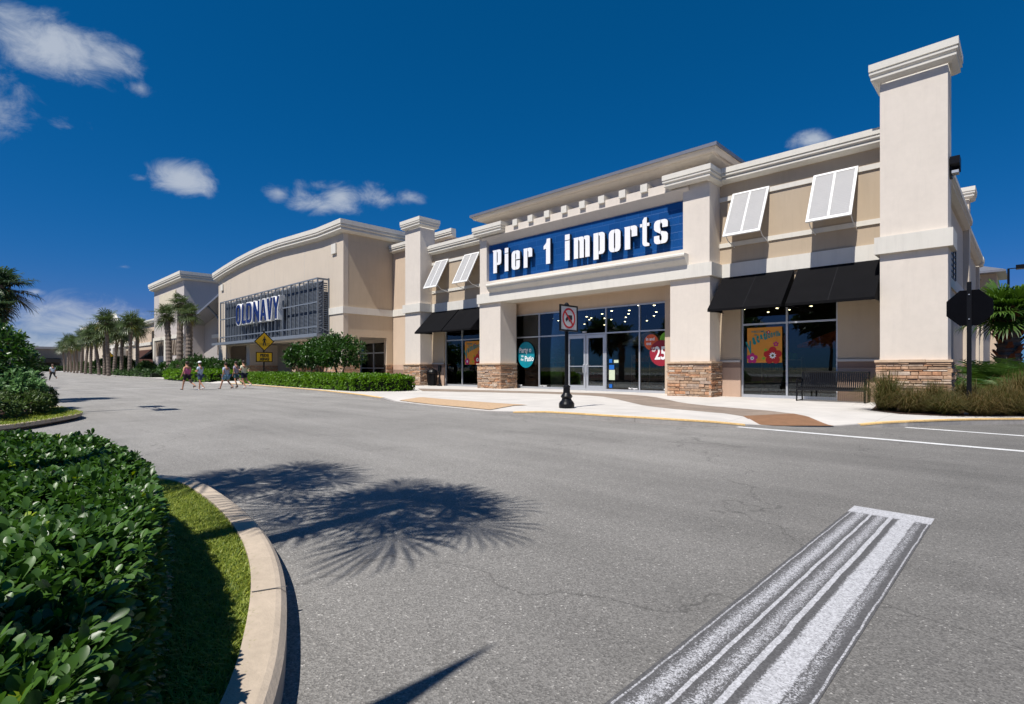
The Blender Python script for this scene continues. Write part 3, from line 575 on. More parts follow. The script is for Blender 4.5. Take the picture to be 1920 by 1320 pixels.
# pillars
def pillar(bld,x0,x1,y0,y1,ztop,capk=1,band=True,name='pillar',base=True,zb=1.5,matl=M_cream):
    m=MB(); m.box(x0,x1,y0,y1,zb,ztop-.02); p=m.build(name,matl,bld)
    c=MB(); yy0=y0; corn(c,[(x0,y1),(x0,y0),(x1,y0),(x1,y1)],ztop+.60*capk,capk*1.04,True,ko=.62); c.build('capital',M_white,p)
    if band: c=MB(); c.sweep([(x0,y1),(x0,y0),(x1,y0),(x1,y1)],[(0,5.36),(.13,5.36),(.13,4.83),(0,4.83)],True); c.build('band',M_white,p)
    if base: pillar_base(bld,x0-.06,x1+.06,y0-.06,y1+.1)
    return p
pillar(S,-3.38,-1.72,20.06,20.98,10.19)
pillar(S,-29.38,-27.72,20.06,21.2,10.22)
for x0,x1,cx0,cx1 in ((-22.12,-20.45,-22.0,-20.22),(-10.53,-8.87,-10.4,-8.9)):
    MB().box(x0,x1,20.06,21.3,1.5,4.83).build('pillar',M_cream,S); pillar_base(S,x0-.06,x1+.06,20.0,21.25)
    c=MB(); corn(c,[(cx0,21.6),(cx0,19.86),(cx1,19.86),(cx1,21.6)],9.02,.95,True,ko=.62); c.build('capital',M_white,S)
    MB().box(x0 if x0<-20 else -8.95,x1-.05 if x0>-20 else -22.0,20.045,21.5,8.3,8.6).build('pillar_neck',M_cream,S)
# side elevation to the right
sdw=MB(); sdw.box(-3.2,-2.55,20.98,37,.1,8.8); sdw.box(-4,-2.75,37.8,50,.1,8.8); sdw.box(-6,-2.4,51,60,.1,4.85)
sdw.each('side_wall',M_tan2,S)
c=MB(); corn(c,[(-2.55,21.0),(-2.55,37)],9.07,.95); corn(c,[(-2.75,37.8),(-2.75,50)],9.07,.95); c.each('side_cornice',M_white,S)
c=MB(); c.box(-2.6,-2.47,21.0,37,4.83,5.35); c.box(-2.8,-2.67,37.8,50,4.83,5.35); c.box(-6.1,-2.3,50.9,60.1,4.85,5.4); c.each('side_band',M_white,S)
pillar(S,-3.3,-2.3,37,37.85,10.19,matl=M_tan2); pillar(S,-3.4,-2.58,50,50.8,8.45,matl=M_tan2)
stones(0,0,[((-2.5,21.1),(-2.5,36.9))],.1,1.4).build('side_stone',M_stone,S); stones(0,0,[((-2.72,37.9),(-2.72,49.9))],.1,1.4).build('side_stone',M_stone,S); stones(0,0,[((-6,50.98),(-2.38,50.98)),((-2.38,50.98),(-2.38,60))],.1,1.4).build('side_stone',M_stone,S)
ht=MB(); ht.add([(-6.2,59,9.3),(-1.4,59,9.3),(-1.4,65,9.3),(-6.2,65,9.3),(-3.8,62,10.4)],[(0,1,4),(1,2,4),(2,3,4),(3,0,4)]); ht.box(-6.2,-1.4,59,65,9.15,9.29); ht.build('tower_roof',M_roofm,S)
ht=MB(); ht.box(-5.6,-2.0,60.2,64.4,.1,9.15); ht.build('tower_wall',M_beige,S)
# dark trellis and wall light on the side
tre=MB()
for i in range(8): tre.box(-2.30,-2.26,22.6+i*1.0,22.68+i*1.0,5.0,6.95)
for i in range(9): tre.box(-2.32,-2.28,22.5,29.8,5.0+i*.24,5.04+i*.24)
tre.build('trellis',M_black,S)
wl_=MB(); wl_.box(-1.72,-1.66,20.4,20.7,6.95,7.5); wl_.yz([(20.3,7.52),(20.75,7.52),(20.75,7.25),(20.65,7.1),(20.3,7.3)],-1.70,-1.47); o=wl_.build('wall_light',M_black,S); MB().box(-1.66,-1.50,20.36,20.68,7.04,7.12).build('lens',M_al,o)
# sign panel with stencil letters
sp=MB(); sp.box(-21.51,-9.96,20.22,20.41,6.02,8.02); sp=sp.build('sign_panel',M_tile,S)
def arcpoly(cx,cy,rx,ry,a0,a1,n=7): return [(cx+rx*math.cos(R(a0+(a1-a0)*i/n)),cy+ry*math.sin(R(a0+(a1-a0)*i/n))) for i in range(n+1)]
def brk(x0,x1,y0,y1,t,s,ro=.2,th=None):
    """half bowl: bracket open on one side. s=-1: '(' shape, +1: ')' shape. t stem width, th bar height"""
    th=th or t*.42; ro=min(ro,(y1-y0)/2); ri=ro*.45; w=x1-x0
    O=[(x1,y0)]+arcpoly(x0+ro,y0+ro,ro,ro,270,180)+arcpoly(x0+ro,y1-ro,ro,ro,180,90)+[(x1,y1),(x1,y1-th)]+arcpoly(x0+t+ri,y1-th-ri,ri,ri,90,180)+arcpoly(x0+t+ri,y0+th+ri,ri,ri,180,270)+[(x1,y0+th)]
    if s>0: O=[(x0+x1-x,y) for x,y in O][::-1]
    return O
RC=lambda a,b,c,d:[(a,c),(b,c),(b,d),(a,d)]
G_={ # width units: x-height=1 ; box width given by caller 0..1
 'i':[RC(0,1,0,.93),RC(0,1,.98,1.24)],
 'one':[[(.42,0),(1,0),(1,1.24),(.52,1.24),(.40,1.02),(0,.86),(0,.70),(.42,.74)]]}
zb,xh=6.39,.985
def letter(ch,x0,x1,depth=.06):
    w=x1-x0; g=.018; P=[]
    st=min(.27,w*.44)
    if ch=='i': P=[RC(x0,x1,zb,zb+.93),RC(x0,x1,zb+.97,zb+1.23)]
    if ch=='1': P=[[(x0+w*.38,zb),(x1,zb),(x1,zb+1.24),(x0+w*.5,zb+1.24),(x0+w*.42,zb+1.05),(x0,zb+.9),(x0,zb+.74),(x0+w*.38,zb+.76)]]
    if ch in 'Pp':
        top=zb+(1.24 if ch=='P' else 1.0); bot=zb if ch=='P' else zb-.2; y0=zb+(.42 if ch=='P' else .02)
        P=[RC(x0,x0+st,bot,top),brk(x0+st+g,x1,y0,top,st,1,.17)]
        if ch=='P': P[0]=[(x0,bot),(x0+st,bot),(x0+st,top),(x0-.07,top),(x0,top-.08)]
    if ch=='r': P=[[(x0,zb),(x0+st,zb),(x0+st,zb+xh),(x0-.03,zb+xh),(x0,zb+xh-.05)],[(x0+st+g,zb+xh-.12),(x0+st+g,zb+xh)]+arcpoly(x1-.15,zb+xh-.15,.15,.15,90,0)+[(x1,zb+.52),(x1-st,zb+.52),(x1-st,zb+xh-.2)]]
    if ch=='o': m=(x0+x1)/2; P=[brk(x0,m-g/2,zb,zb+xh,st,-1,.2),brk(m+g/2,x1,zb,zb+xh,st,1,.2)]
    if ch=='e': m=(x0+x1)/2; P=[brk(x0,m-g/2,zb,zb+xh,st,-1,.2),[(m+g/2,zb+xh-.11),(m+g/2,zb+xh)]+arcpoly(x1-.18,zb+xh-.18,.18,.18,90,0)+[(x1,zb+.52),(m+g/2,zb+.52),(m+g/2,zb+.56),(x1-st,zb+.62),(x1-st,zb+xh-.2)],[(m+g/2,zb),(m+g/2,zb+.11),(x1-st,zb+.2),(x1-st,zb+.46),(x1,zb+.46)]+arcpoly(x1-.18,zb+.18,.18,.18,0,-90)]
    if ch=='m':
        s3=w*.27; gp=(w-3*s3)/2; P=[[(x0,zb),(x0+s3,zb),(x0+s3,zb+xh),(x0-.03,zb+xh),(x0,zb+xh-.05)]]
        for k in (1,2):
            a=x0+k*(s3+gp); P.append([(a,zb),(a+s3,zb)]+arcpoly(a+s3-.12,zb+xh-.12,.12,.12,0,90)+[(a-gp+g,zb+xh),(a-gp+g,zb+xh-.12),(a-.02,zb+xh-.16),(a,zb+xh-.22)])
    if ch=='t': s=w*.46; a=x0+w*.27; P=[[(a,zb+.18)]+arcpoly(a+.16,zb+.16,.16,.16,180,270)+[(x1,zb),(x1,zb+.1),(a+s,zb+.16),(a+s,zb+1.22),(a+s*.4,zb+1.22),(a,zb+1.1)],RC(x0,a+.01,zb+.84,zb+.97),RC(a+s-.01,x1,zb+.84,zb+.97)]
    if ch=='s':
        m=(x0+x1)/2; P=[[(m-g/2,zb+xh-.11),(m-g/2,zb+xh)]+arcpoly(x0+.18,zb+xh-.18,.18,.18,90,180)+[(x0,zb+.62),(x0+.06,zb+.54),(m-g/2,zb+.40),(m-g/2,zb+.55),(x0+st,zb+.66),(x0+st,zb+xh-.2)],
           [(m+g/2,zb+xh)]+arcpoly(x1-.16,zb+xh-.16,.16,.16,90,0)+[(x1,zb+.66),(x1-st*.9,zb+.66),(x1-st*.9,zb+xh-.18),(m+g/2,zb+xh-.11)],
           [(m+g/2,zb+.52),(m+g/2,zb+.36),(x1-st,zb+.30),(x1-st,zb+.18),(m+g/2,zb+.11),(m+g/2,zb)]+arcpoly(x1-.18,zb+.18,.18,.18,-90,0)+[(x1,zb+.36),(x1-.06,zb+.45)],
           [(m-g/2,zb)]+arcpoly(x0+.16,zb+.16,.16,.16,270,180)+[(x0,zb+.34),(x0+st*.9,zb+.34),(x0+st*.9,zb+.18),(m-g/2,zb+.11)]]
    mb=MB()
    for p in P: mb.xz(p,19.94,19.965); 
    mb.c=1
    for p in P: mb.xz(p,19.965,20.11)
    mb.build('letter',[M_letter,M_lside],sp)
for ch,a,b in (('P',-20.88,-20.27),('i',-20.0,-19.74),('e',-19.49,-18.9),('r',-18.62,-18.04),('1',-17.27,-16.85),('i',-15.92,-15.64),('m',-15.38,-14.48),('p',-14.26,-13.65),('o',-13.43,-12.83),('r',-12.61,-12.0),('t',-11.86,-11.42),('s',-11.2,-10.58)): letter(ch,a,b)
# awnings
def awning(xa,xb,ya=20.9,yb=19.5,za=4.83,zb_=3.47):
    m=MB(); m.add([(xa,ya,za),(xb,ya,za),(xb,yb,zb_),(xa,yb,zb_),(xb,yb,zb_-.09),(xa,yb,zb_-.09),(xa,ya,zb_-.03),(xb,ya,zb_-.03)],[(0,3,2,1),(3,5,4,2),(0,6,5,3),(1,2,4,7)])
    o=m.build('awning',M_canvas,S); s=MB(); 
    for k in (.5,): x=xa+(xb-xa)*k; s.add([(x-.012,ya,za+.004),(x+.012,ya,za+.004),(x+.012,yb-.003,zb_+.004),(x-.012,yb-.003,zb_+.004)],[(0,3,2,1)])
    s.build('seam',M_canvas_light,o)
    f=MB(); f.tube([(xa+.02,yb+.03,zb_-.06),(xb-.02,yb+.03,zb_-.06)],.018,6); f.tube([(xa+.04,yb,zb_-.05),(xa+.04,ya,zb_-.05)],.015,6); f.tube([(xb-.04,yb,zb_-.05),(xb-.04,ya,zb_-.05)],.015,6); f.build('awning_frame',M_black,o)
awning(-8.72,-6.12); awning(-5.98,-3.42); awning(-27.55,-24.93); awning(-24.83,-22.25)
# louvred shutters propped open
def shutter(xa,xb):
    A=Vector((0,20.93,8.06)); B=Vector((0,19.95,6.22)); d=(B-A).normalized(); L_=(B-A).length; nn=Vector((0,d.z,-d.y)); nn=nn if nn.y<0 else -nn
    def P(x,s,o): q=A+d*s+nn*o; return (x,q.y,q.z)
    def bx(m,x0,x1,s0,s1,o0=-.025,o1=.025): m.add([P(x0,s0,o0),P(x1,s0,o0),P(x1,s1,o0),P(x0,s1,o0),P(x0,s0,o1),P(x1,s0,o1),P(x1,s1,o1),P(x0,s1,o1)],[(0,3,2,1),(4,5,6,7),(0,1,5,4),(1,2,6,5),(2,3,7,6),(3,0,4,7)])
    f=MB(); w=xb-xa; xm=(xa+xb)/2
    bx(f,xa,xb,0,.08); bx(f,xa,xb,L_-.1,L_); bx(f,xa,xa+.08,.08,L_-.1); bx(f,xb-.08,xb,.08,L_-.1); bx(f,xm-.035,xm+.035,.08,L_-.1)
    o=f.build('shutter',M_wm,S); lv=MB(); k=26
    for i in range(k):
        s=.1+(L_-.22)*i/(k-1)
        for a,b in ((xa+.08,xm-.035),(xm+.035,xb-.08)):
            lv.add([P(a,s,.02),P(b,s,.02),P(b,s+.055,-.02),P(a,s+.055,-.02),P(b,s+.063,-.014),P(a,s+.063,-.014),P(b,s+.008,.026),P(a,s+.008,.026)],[(0,3,2,1),(7,6,4,5),(3,5,4,2),(0,1,6,7)])
    bx(lv,xa+.08,xb-.08,.08,L_-.1,-.034,-.028)  # backing sheet added behind the slats so the shutter casts a solid shadow
    lv.build('louvres',M_wm2,o)
    b=MB()
    for x in (xa+.05,xb-.05): b.tube([(x,20.05,6.35),(x,20.35,6.12),(x,20.96,5.98)],.018,6)
    b.each('brace',M_wm,o)
for a,b in ((-8.33,-6.97),(-5.48,-4.13),(-27.25,-25.95),(-24.42,-23.08)): shutter(a,b)
# glazing
def window(x0,x1,z0,z1,mull,trans,y,door=None,pan=True):
    f=MB(); t=.065; d0,d1=y-.05,y+.05
    f.box(x0,x1,d0,d1,z0,z0+.11); f.box(x0,x1,d0,d1,z1-t,z1); xs=[x0]+mull+[x1]
    f.box(x0,x0+t,d0,d1,z0+.11,z1-t); f.box(x1-t,x1,d0,d1,z0+.11,z1-t)
    for m_ in mull: f.box(m_-t/2,m_+t/2,d0,d1,z0+.11,z1-t)
    ed=[(x0+t)]+sum([[m_-t/2,m_+t/2] for m_ in mull],[])+[x1-t]
    for i in range(0,len(ed),2): f.box(ed[i],ed[i+1],d0+.002,d1-.002,trans-t/2,trans+t/2)
    w=f.build('window',M_al,S)
    for i in range(0,len(ed),2):
        zz=[(trans+t/2,z1-t)]
        if not(door and door[0]-.05<ed[i]<door[1]-.1): zz.append((z0+.11,trans-t/2))
        for a,b in zz: MB().box(ed[i],ed[i+1],y-.006,y+.006,a,b).build('pane',M_glass,w)
    return w
MBX=None
wr=window(-8.06,-4.76,.13,4.2,[-6.42],2.94,21.15); wlw=window(-26.5,-22.5,.13,4.2,[-24.87],2.97,21.15)
we=window(-20.8,-11.3,.13,4.22,[-18.99,-17.08,-14.69,-12.85],2.95,21.6,door=(-17.08,-14.69))
for a,b,hx in ((-17.03,-15.9,-15.97),(-15.86,-14.74,-15.79)):
    f=MB(); y0,y1=21.56,21.64; f.box(a,a+.12,y0,y1,.14,2.9); f.box(b-.12,b,y0,y1,.14,2.9); f.box(a+.12,b-.12,y0,y1,2.74,2.9); f.box(a+.12,b-.12,y0,y1,.14,.38); f.box(a+.12,b-.12,y0-.01,y1,1.32,1.36)
    d=f.build('door',M_al,S); MB().box(a+.12,b-.12,21.595,21.605,.38,2.74).build('pane',M_glass,d)
    MB().tube([(hx,21.56,1.0),(hx,21.45,1.03),(hx-.0,21.43,1.2),(hx,21.45,1.4),(hx,21.56,1.44)],.02,6).build('handle',M_al,d)
# window graphics
def disc(x,z,r,y,m,name,parent,rx=None,n=28): 
    rx=rx or r; mb=MB(); mb.xz([(x+rx*math.cos(2*math.pi*i/n),z+r*math.sin(2*math.pi*i/n)) for i in range(n)],y,y+.004); return mb.build(name,m,parent)
yg=21.53
st=disc(-19.93,1.98,.72,yg,M_teal,'window_sticker',we,.63)
text('Party o',.40,'lettering',M_wh,st,(-20.44,yg-.006,2.10),sx=.78,offset=.008,roll=.03); text('Patio',.42,'lettering',M_wh,st,(-20.02,yg-.006,1.62),sx=.78,offset=.008,roll=.03); text('on',.19,'lettering',M_wh,st,(-20.28,yg-.006,1.86),sx=.8,offset=.004); text('the',.19,'lettering',M_wh,st,(-20.32,yg-.006,1.66),sx=.8,offset=.004)
st=disc(-12.23,2.42,.36,yg,M_orange,'window_sticker',we); text('In and',.21,'lettering',M_wh,st,(-12.50,yg-.006,2.50),sx=.85,offset=.004); text('out',.21,'lettering',M_wh,st,(-12.48,yg-.006,2.30),sx=.85,offset=.004)
disc(-11.45,2.50,.36,yg+.001,M_green,'window_sticker',we)
st=disc(-11.72,1.92,.58,yg-.012,M_dred,'window_sticker',we); text('25',.80,'lettering',M_wh,st,(-12.05,yg-.018,1.65),sx=.72,offset=.02); text('%',.26,'lettering',M_wh,st,(-11.44,yg-.018,2.02),sx=.8,offset=.006); text('UP',.12,'lettering',M_wh,st,(-12.20,yg-.018,2.10),offset=.002); text('TO',.12,'lettering',M_wh,st,(-12.20,yg-.018,1.98),offset=.002)
for (x0,x1,z0,z1,m) in ((-14.50,-14.33,1.50,1.68,M_blue),(-14.23,-13.98,1.50,1.64,M_paper),(-14.50,-14.22,1.18,1.40,M_blue),(-14.51,-14.18,.68,1.16,M_paper),(-14.50,-14.33,.30,.48,M_blue)):
    MB().box(x0,x1,yg+.03,yg+.036,z0,z1).build('notice',m,we)
for x in (-20.72,-18.92,-13.42,-11.62): text('Pier 1 imports',.095,'lettering',M_wh,we,(x,yg+.03,.27),sx=.85,offset=.006)
text('20010',.10,'lettering',M_wh,we,(-16.1,yg+.03,3.02),offset=.003)
def flower(x,z,r,y,m,par_,ctr=M_wh,eye=M_ol):
    mb=MB()
    for k in range(5):
        a=R(90+72*k); mb.xz([(x+r*.62*math.cos(a)+r*.42*math.cos(2*math.pi*i/14),z+r*.62*math.sin(a)+r*.42*math.sin(2*math.pi*i/14)) for i in range(14)],y-.0002*k,y+.003)
    f=mb.build('flower_print',m,par_)
    mb=MB(); mb.xz([(x+r*(.42 if i%2 else .26)*math.cos(math.pi*i/9),z+r*(.42 if i%2 else .26)*math.sin(math.pi*i/9)) for i in range(18)],y-.004,y-.001); mb.build('petal_centre',ctr,f)
    mb=MB(); mb.xz([(x+r*.15*math.cos(2*math.pi*i/10),z+r*.15*math.sin(2*math.pi*i/10)) for i in range(10)],y-.006,y-.004); mb.build('flower_eye',eye,f)
def poster(x0,x1,z0,z1,y,parent):
    p=MB().box(x0,x1,y,y+.004,z0,z1).build('poster',M_poster,parent); w=x1-x0; h=z1-z0
    s='Vacationville'; z=z0+.40*h; szs=[(.62 if i==0 else .50-.026*i)*h*.62 for i in range(13)]; adv=[q*(.34 if c_ in 'il' else .46 if c_=='t' else .64) for q,c_ in zip(szs,s)]; kx_=.92*w/sum(adv); x=x0+.04*w
    for i,chh in enumerate(s):
        f=(x-x0)/w
        text(chh,szs[i]*1.25,'lettering',M_teal2,p,(x,y-.004,z+(.05*h if i else -.16*h)+.30*h*math.sin(f*1.6)),roll=.22*(1-f),sx=kx_*.80,offset=.032 if i<6 else .016)
        x+=adv[i]*kx_
    text('WELCOME',.075*h,'lettering',M_teal2,p,(x0+.12*w,y-.004,z0+.86*h),offset=.002); text('to',.09*h,'lettering',M_teal2,p,(x0+.22*w,y-.004,z0+.77*h),offset=.002)
    flower(x0+.74*w,z0+.20*h,.24*h,y-.006,M_redink,p); flower(x0+.15*w,z0+.13*h,.15*h,y-.006,M_pinkink,p,eye=M_teal2); flower(x0+.83*w,z0+.52*h,.07*h,y-.006,M_pinkink,p,M_poster); flower(x0+.62*w,z0+.86*h,.05*h,y-.006,M_redink,p)
    g=MB(); 
    for gx,gz in ((.48,.12),(.54,.36)): g.xz([(x0+gx*w+.06*h*(1 if i%2 else .45)*math.cos(math.pi*i/5),z0+gz*h+.06*h*(1 if i%2 else .45)*math.sin(math.pi*i/5)) for i in range(10)],y-.007,y-.003)
    g.build('leaf_print',M_green,p)
poster(-7.83,-6.57,1.46,2.80,21.06,wr); poster(-24.55,-23.0,1.46,2.85,21.06,wlw)
# shop interior shell
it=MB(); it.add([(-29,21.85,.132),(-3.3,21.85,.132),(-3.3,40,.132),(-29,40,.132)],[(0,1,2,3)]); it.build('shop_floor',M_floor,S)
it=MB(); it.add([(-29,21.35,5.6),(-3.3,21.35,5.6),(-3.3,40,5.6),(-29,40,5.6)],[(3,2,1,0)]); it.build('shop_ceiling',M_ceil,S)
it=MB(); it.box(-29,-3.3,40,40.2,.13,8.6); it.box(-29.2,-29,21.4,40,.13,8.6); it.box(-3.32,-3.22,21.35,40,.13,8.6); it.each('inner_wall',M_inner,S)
# pendant lamps inside
l0=thing('ceiling_lamp','small warm hanging lamp glowing behind the shop glass','lamp',(0,0,0),'warm lamps hanging inside the shop')
m=MB(); m.lathe(0,0,[(.008,.35),(.008,.06),(.03,.05),(.10,-.03),(.095,-.04)],12); m.build('shade',M_al,l0); m=MB(); m.lathe(0,0,[(.02,-.045),(.06,-.05),(.065,-.06),(.02,-.07)],12); m.build('bulb',M_lamp,l0)
first=True
rr=random.Random(5)
for j in range(6):
    for i in range(14):
        x=-28+i*1.8+rr.uniform(-.5,.5)+j*.5; y=22.6+j*1.9+rr.uniform(-.3,.3); z=4.55+rr.uniform(-.12,.12)
        if x>-3.8: continue
        if first: l0.location=(x,y,z); first=False
        else: dup(l0,(x,y,z))
# ------------------------------------------------------------------ clothing shop (middle, steel cage sign)
B=thing('clothing_shop','tan shop building with low arched roofline and steel framed name board','building',(-52,22,.13))
top=[(-66.4,11.15),(-63,11.5),(-59,11.78),(-55.5,11.93),(-52,11.98),(-48.5,11.92),(-45,11.75),(-41,11.57),(-37.5,11.60)]
def zt(x):
    for (a,b),(c_,d_) in zip(top,top[1:]):
        if a<=x<=c_: return b+(d_-b)*(x-a)/(c_-a)
    return top[-1][1]
m=MB(); m.xz([(-66.4,3.62),(-37.5,3.62)]+top[::-1],20.0,20.4); m.box(-66.4,-63.7,20.0,20.4,1.5,3.62); m.box(-40.5,-37.5,20.0,20.4,1.5,3.62)
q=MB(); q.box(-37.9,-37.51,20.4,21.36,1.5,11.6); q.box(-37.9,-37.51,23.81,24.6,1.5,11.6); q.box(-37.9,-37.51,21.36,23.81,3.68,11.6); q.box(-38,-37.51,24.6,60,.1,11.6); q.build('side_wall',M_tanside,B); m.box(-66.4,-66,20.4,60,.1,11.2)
m.build('wall',M_tan2,B)
c=MB(); P_=[(x,20.0) for x,_ in top]+[(-37.5,60)]; c.sweep([(-66.4,30)]+P_,[(o*1.25,z*1.6) for o,z in COR],zoff=[12.05]+[t[1]+.88 for t in top]+[top[-1][1]+.88]); c.build('cornice',M_white,B)
MB().add([(-66.4,20.2,11),(-37.5,20.2,11),(-37.5,60,11),(-66.4,60,11)],[(0,1,2,3)]).build('roof',M_greyd,B)
c=MB(); c.sweep([(-40.7,20.0),(-37.5,20.0),(-37.5,24.6)],[(0,5.96),(.07,5.96),(.07,5.43),(0,5.43)]); c.build('trim_band',M_white,B)
c=MB()
for x in (-44.2,-50.5,-57,-62.5): c.box(x-.015,x+.015,19.995,20.0,8.3,zt(x)-.3)
c.box(-63.7,-63.67,19.995,20,8.3,11); c.each('wall_joint',M_rail,B)
MB().box(-39.2,-38.5,19.86,20.0,10.15,10.92).build('wall_vent',M_white,B); MB().box(-65.3,-64.6,19.86,20.0,9.9,10.6).build('wall_vent',M_white,B)
for a,b in ((-66.4,-63.7),(-40.5,-37.5)):
    o=stones(0,0,[((a,20.4),(a,19.95)),((a,19.95),(b,19.95)),((b,19.95),(b,21.36 if b>-40 else 20.4))],.1,1.46).build('stone_base',M_stone,B); MB().box(a-.05,b+.07,19.87,20.4,1.46,1.54).build('cap_stone',M_stonecap,o)
o=stones(0,0,[((-37.5,23.81),(-37.5,24.6))],.1,1.46).build('stone_base',M_stone,B); MB().box(-37.6,-37.42,23.75,24.6,1.46,1.54).build('cap_stone',M_stonecap,o); MB().box(-37.88,-37.5,23.81,24.6,.1,1.5).build('stone_core',M_mortar,o)
MB().box(-40.45,-37.52,20.0,20.4,.1,1.5).build('stone_core',M_mortar,B); MB().box(-66.3,-63.72,20.0,20.4,.1,1.5).build('stone_core',M_mortar,B); MB().box(-37.88,-37.5,20.4,21.36,.1,1.5).build('stone_core',M_mortar,B)
for a,b in ((-58.0,-57.1),(-46.6,-45.9)):
    MB().box(a,b,20.1,22.9,1.5,3.63).build('pillar',M_tan2,B); pillar_base(B,a-.03,b+.03,20.03,22.9)
m=MB(); m.box(-66,-56.5,25,25.3,.1,3.9); m.box(-39.2,-37.9,25,25.3,.1,3.9); m.box(-66,-37.9,20.4,25,3.75,3.9); m.box(-56.5,-39.2,25,25.3,3.4,3.9); m.build('porch_wall',M_tan2,B)
f=MB(); 
for x in (-56.5,-53.5,-50.8,-48.2,-45.9,-43.6,-41.4,-39.3): f.box(x,x+.1,24.9,25.0,.13,3.4)
f.box(-56.5,-39.2,24.91,24.99,2.5,2.6); f.box(-56.5,-39.2,24.91,24.99,.13,.35); f.box(-56.5,-39.2,24.91,24.99,1.2,1.26); f=f.build('shopfront',M_al,B); MB().box(-56.4,-39.3,24.94,24.96,.3,3.4).build('pane',M_glass,f)
MB().box(-56.5,-39.0,29,29.2,.1,3.9).build('inner_wall',M_inner,B)
# canopy and steel cage
cp=MB(); cp.box(-63.9,-38.9,18.6,20.0,3.72,3.86); cp.box(-63.9,-38.9,18.55,18.6,3.66,3.92); cp.build('canopy',M_steel,B)
cg=MB(); xa,xb=-62.5,-39.75
for z in (8.25,6.4,4.5): cg.box(xa,xb,18.98,19.06,z-.05,z+.05)
xs=[xa+(xb-xa)*i/14 for i in range(15)]
for i,x in enumerate(xs): cg.box(x-.035,x+.035,18.97,19.09,3.86,8.3); cg.tube([(x,19.05,4.5),(x,19.9,4.15)],.035,5); cg.tube([(x,19.05,8.2),(x,19.95,8.2)],.035,5)
for i in range(14): cg.box((xs[i]+xs[i+1])/2-.02,(xs[i]+xs[i+1])/2+.02,18.99,19.05,3.86,8.2)
cg.box(xb-.04,xb+.04,19.9,19.99,3.86,8.35); cg.box(xb-.04,xb+.04,19.1,19.9,8.2,8.3); cg.box(xb-.02,xb+.02,19.45,19.5,3.9,8.2)
cg=cg.build('sign_frame',M_steel,B)
lv=MB(); rr=random.Random(3)
for i in range(14):
    a,b=xs[i]+.06,xs[i+1]-.06; ztp=8.12-(i%2)*.10; k=40
    for q in range(k):
        z=3.9+(ztp-3.9)*q/(k-1); lv.add([(a,19.40,z),(b,19.40,z),(b,19.50,z+.12),(a,19.50,z+.12),(b,19.50,z+.135),(a,19.50,z+.135),(b,19.40,z+.015),(a,19.40,z+.015)],[(0,3,2,1),(7,6,4,5),(0,1,6,7),(3,5,4,2)])
lv.box(xa,xb,19.52,19.54,3.88,8.12)
for q in range(24): z=3.95+q*.17; lv.add([(xb-.01,19.15,z),(xb-.01,19.85,z),(xb-.06,19.85,z+.11),(xb-.06,19.15,z+.11)],[(0,1,2,3)])
lv.build('louvres',M_louv,cg)
# letters OLD NAVY
LZ0,LZ1=5.55,7.42
def bigletter(ch,x0,x1):
    h=LZ1-LZ0; w=x1-x0; t=.36; P=[]
    if ch=='O': m_=(x0+x1)/2; P=[brk(x0,m_,LZ0-.04,LZ1+.04,t,-1,w*.49,.26),brk(m_,x1,LZ0-.04,LZ1+.04,t,1,w*.49,.26)]
    if ch=='L': P=[RC(x0,x0+t,LZ0,LZ1),RC(x0+t,x1,LZ0,LZ0+.27)]
    if ch=='D': P=[RC(x0,x0+t,LZ0,LZ1),brk(x0+t,x1,LZ0,LZ1,t,1,w*.45,.26)]
    if ch=='N': P=[RC(x0,x0+t*.85,LZ0,LZ1),RC(x1-t*.85,x1,LZ0,LZ1),[(x0+t*.85,LZ1),(x0+t*.85,LZ1-.7),(x1-t*.85,LZ0),(x1-t*.85,LZ0+.7)]]
    if ch=='A': m_=(x0+x1)/2; P=[[(x0,LZ0),(x0+t,LZ0),(m_+.0,LZ1-.25),(m_,LZ1),(m_-t*.5,LZ1)],[(x1-t,LZ0),(x1,LZ0),(m_+t*.5,LZ1),(m_,LZ1),(m_,LZ1-.25)],RC(x0+w*.28,x1-w*.28,LZ0+.42,LZ0+.68)]
    if ch=='V': m_=(x0+x1)/2; P=[[(x0,LZ1),(x0+t,LZ1),(m_,LZ0+.35),(m_,LZ0),(m_-t*.5,LZ0)],[(x1-t,LZ1),(x1,LZ1),(m_+t*.5,LZ0),(m_,LZ0),(m_,LZ0+.35)]]
    if ch=='Y': m_=(x0+x1)/2; P=[RC(m_-t*.5,m_+t*.5,LZ0,LZ0+.85),[(x0,LZ1),(x0+t,LZ1),(m_+.02,LZ0+1.1),(m_+t*.5,LZ0+.84),(m_-t*.5,LZ0+.84)],[(x1-t,LZ1),(x1,LZ1),(m_+t*.5,LZ0+.85),(m_,LZ0+.85),(m_-.02,LZ0+1.1)]]
    mb=MB()
    for i,p in enumerate(P): mb.xz(p,18.62-.002*i,18.66)
    mb.c=1
    cxm=(x0+x1)/2; czm=(LZ0+LZ1)/2
    for i,p in enumerate(P): 
        cx=sum(q[0] for q in p)/len(p); cz=sum(q[1] for q in p)/len(p)
        mb.xz([(q[0]+(.10 if q[0]>cxm else -.10),q[1]+(.10 if q[1]>czm else -.10)) for q in p],18.665+.002*i,19.15)
    mb.build('letter',[M_navy,M_lwhite],cg)
for ch,a,b in zip('OLDNAVY',(-56.6,-54.95,-53.8,-52.0,-50.35,-48.8,-47.45),(-55.35,-53.98,-52.45,-50.6,-48.95,-47.6,-46.15)): bigletter(ch,a,b)
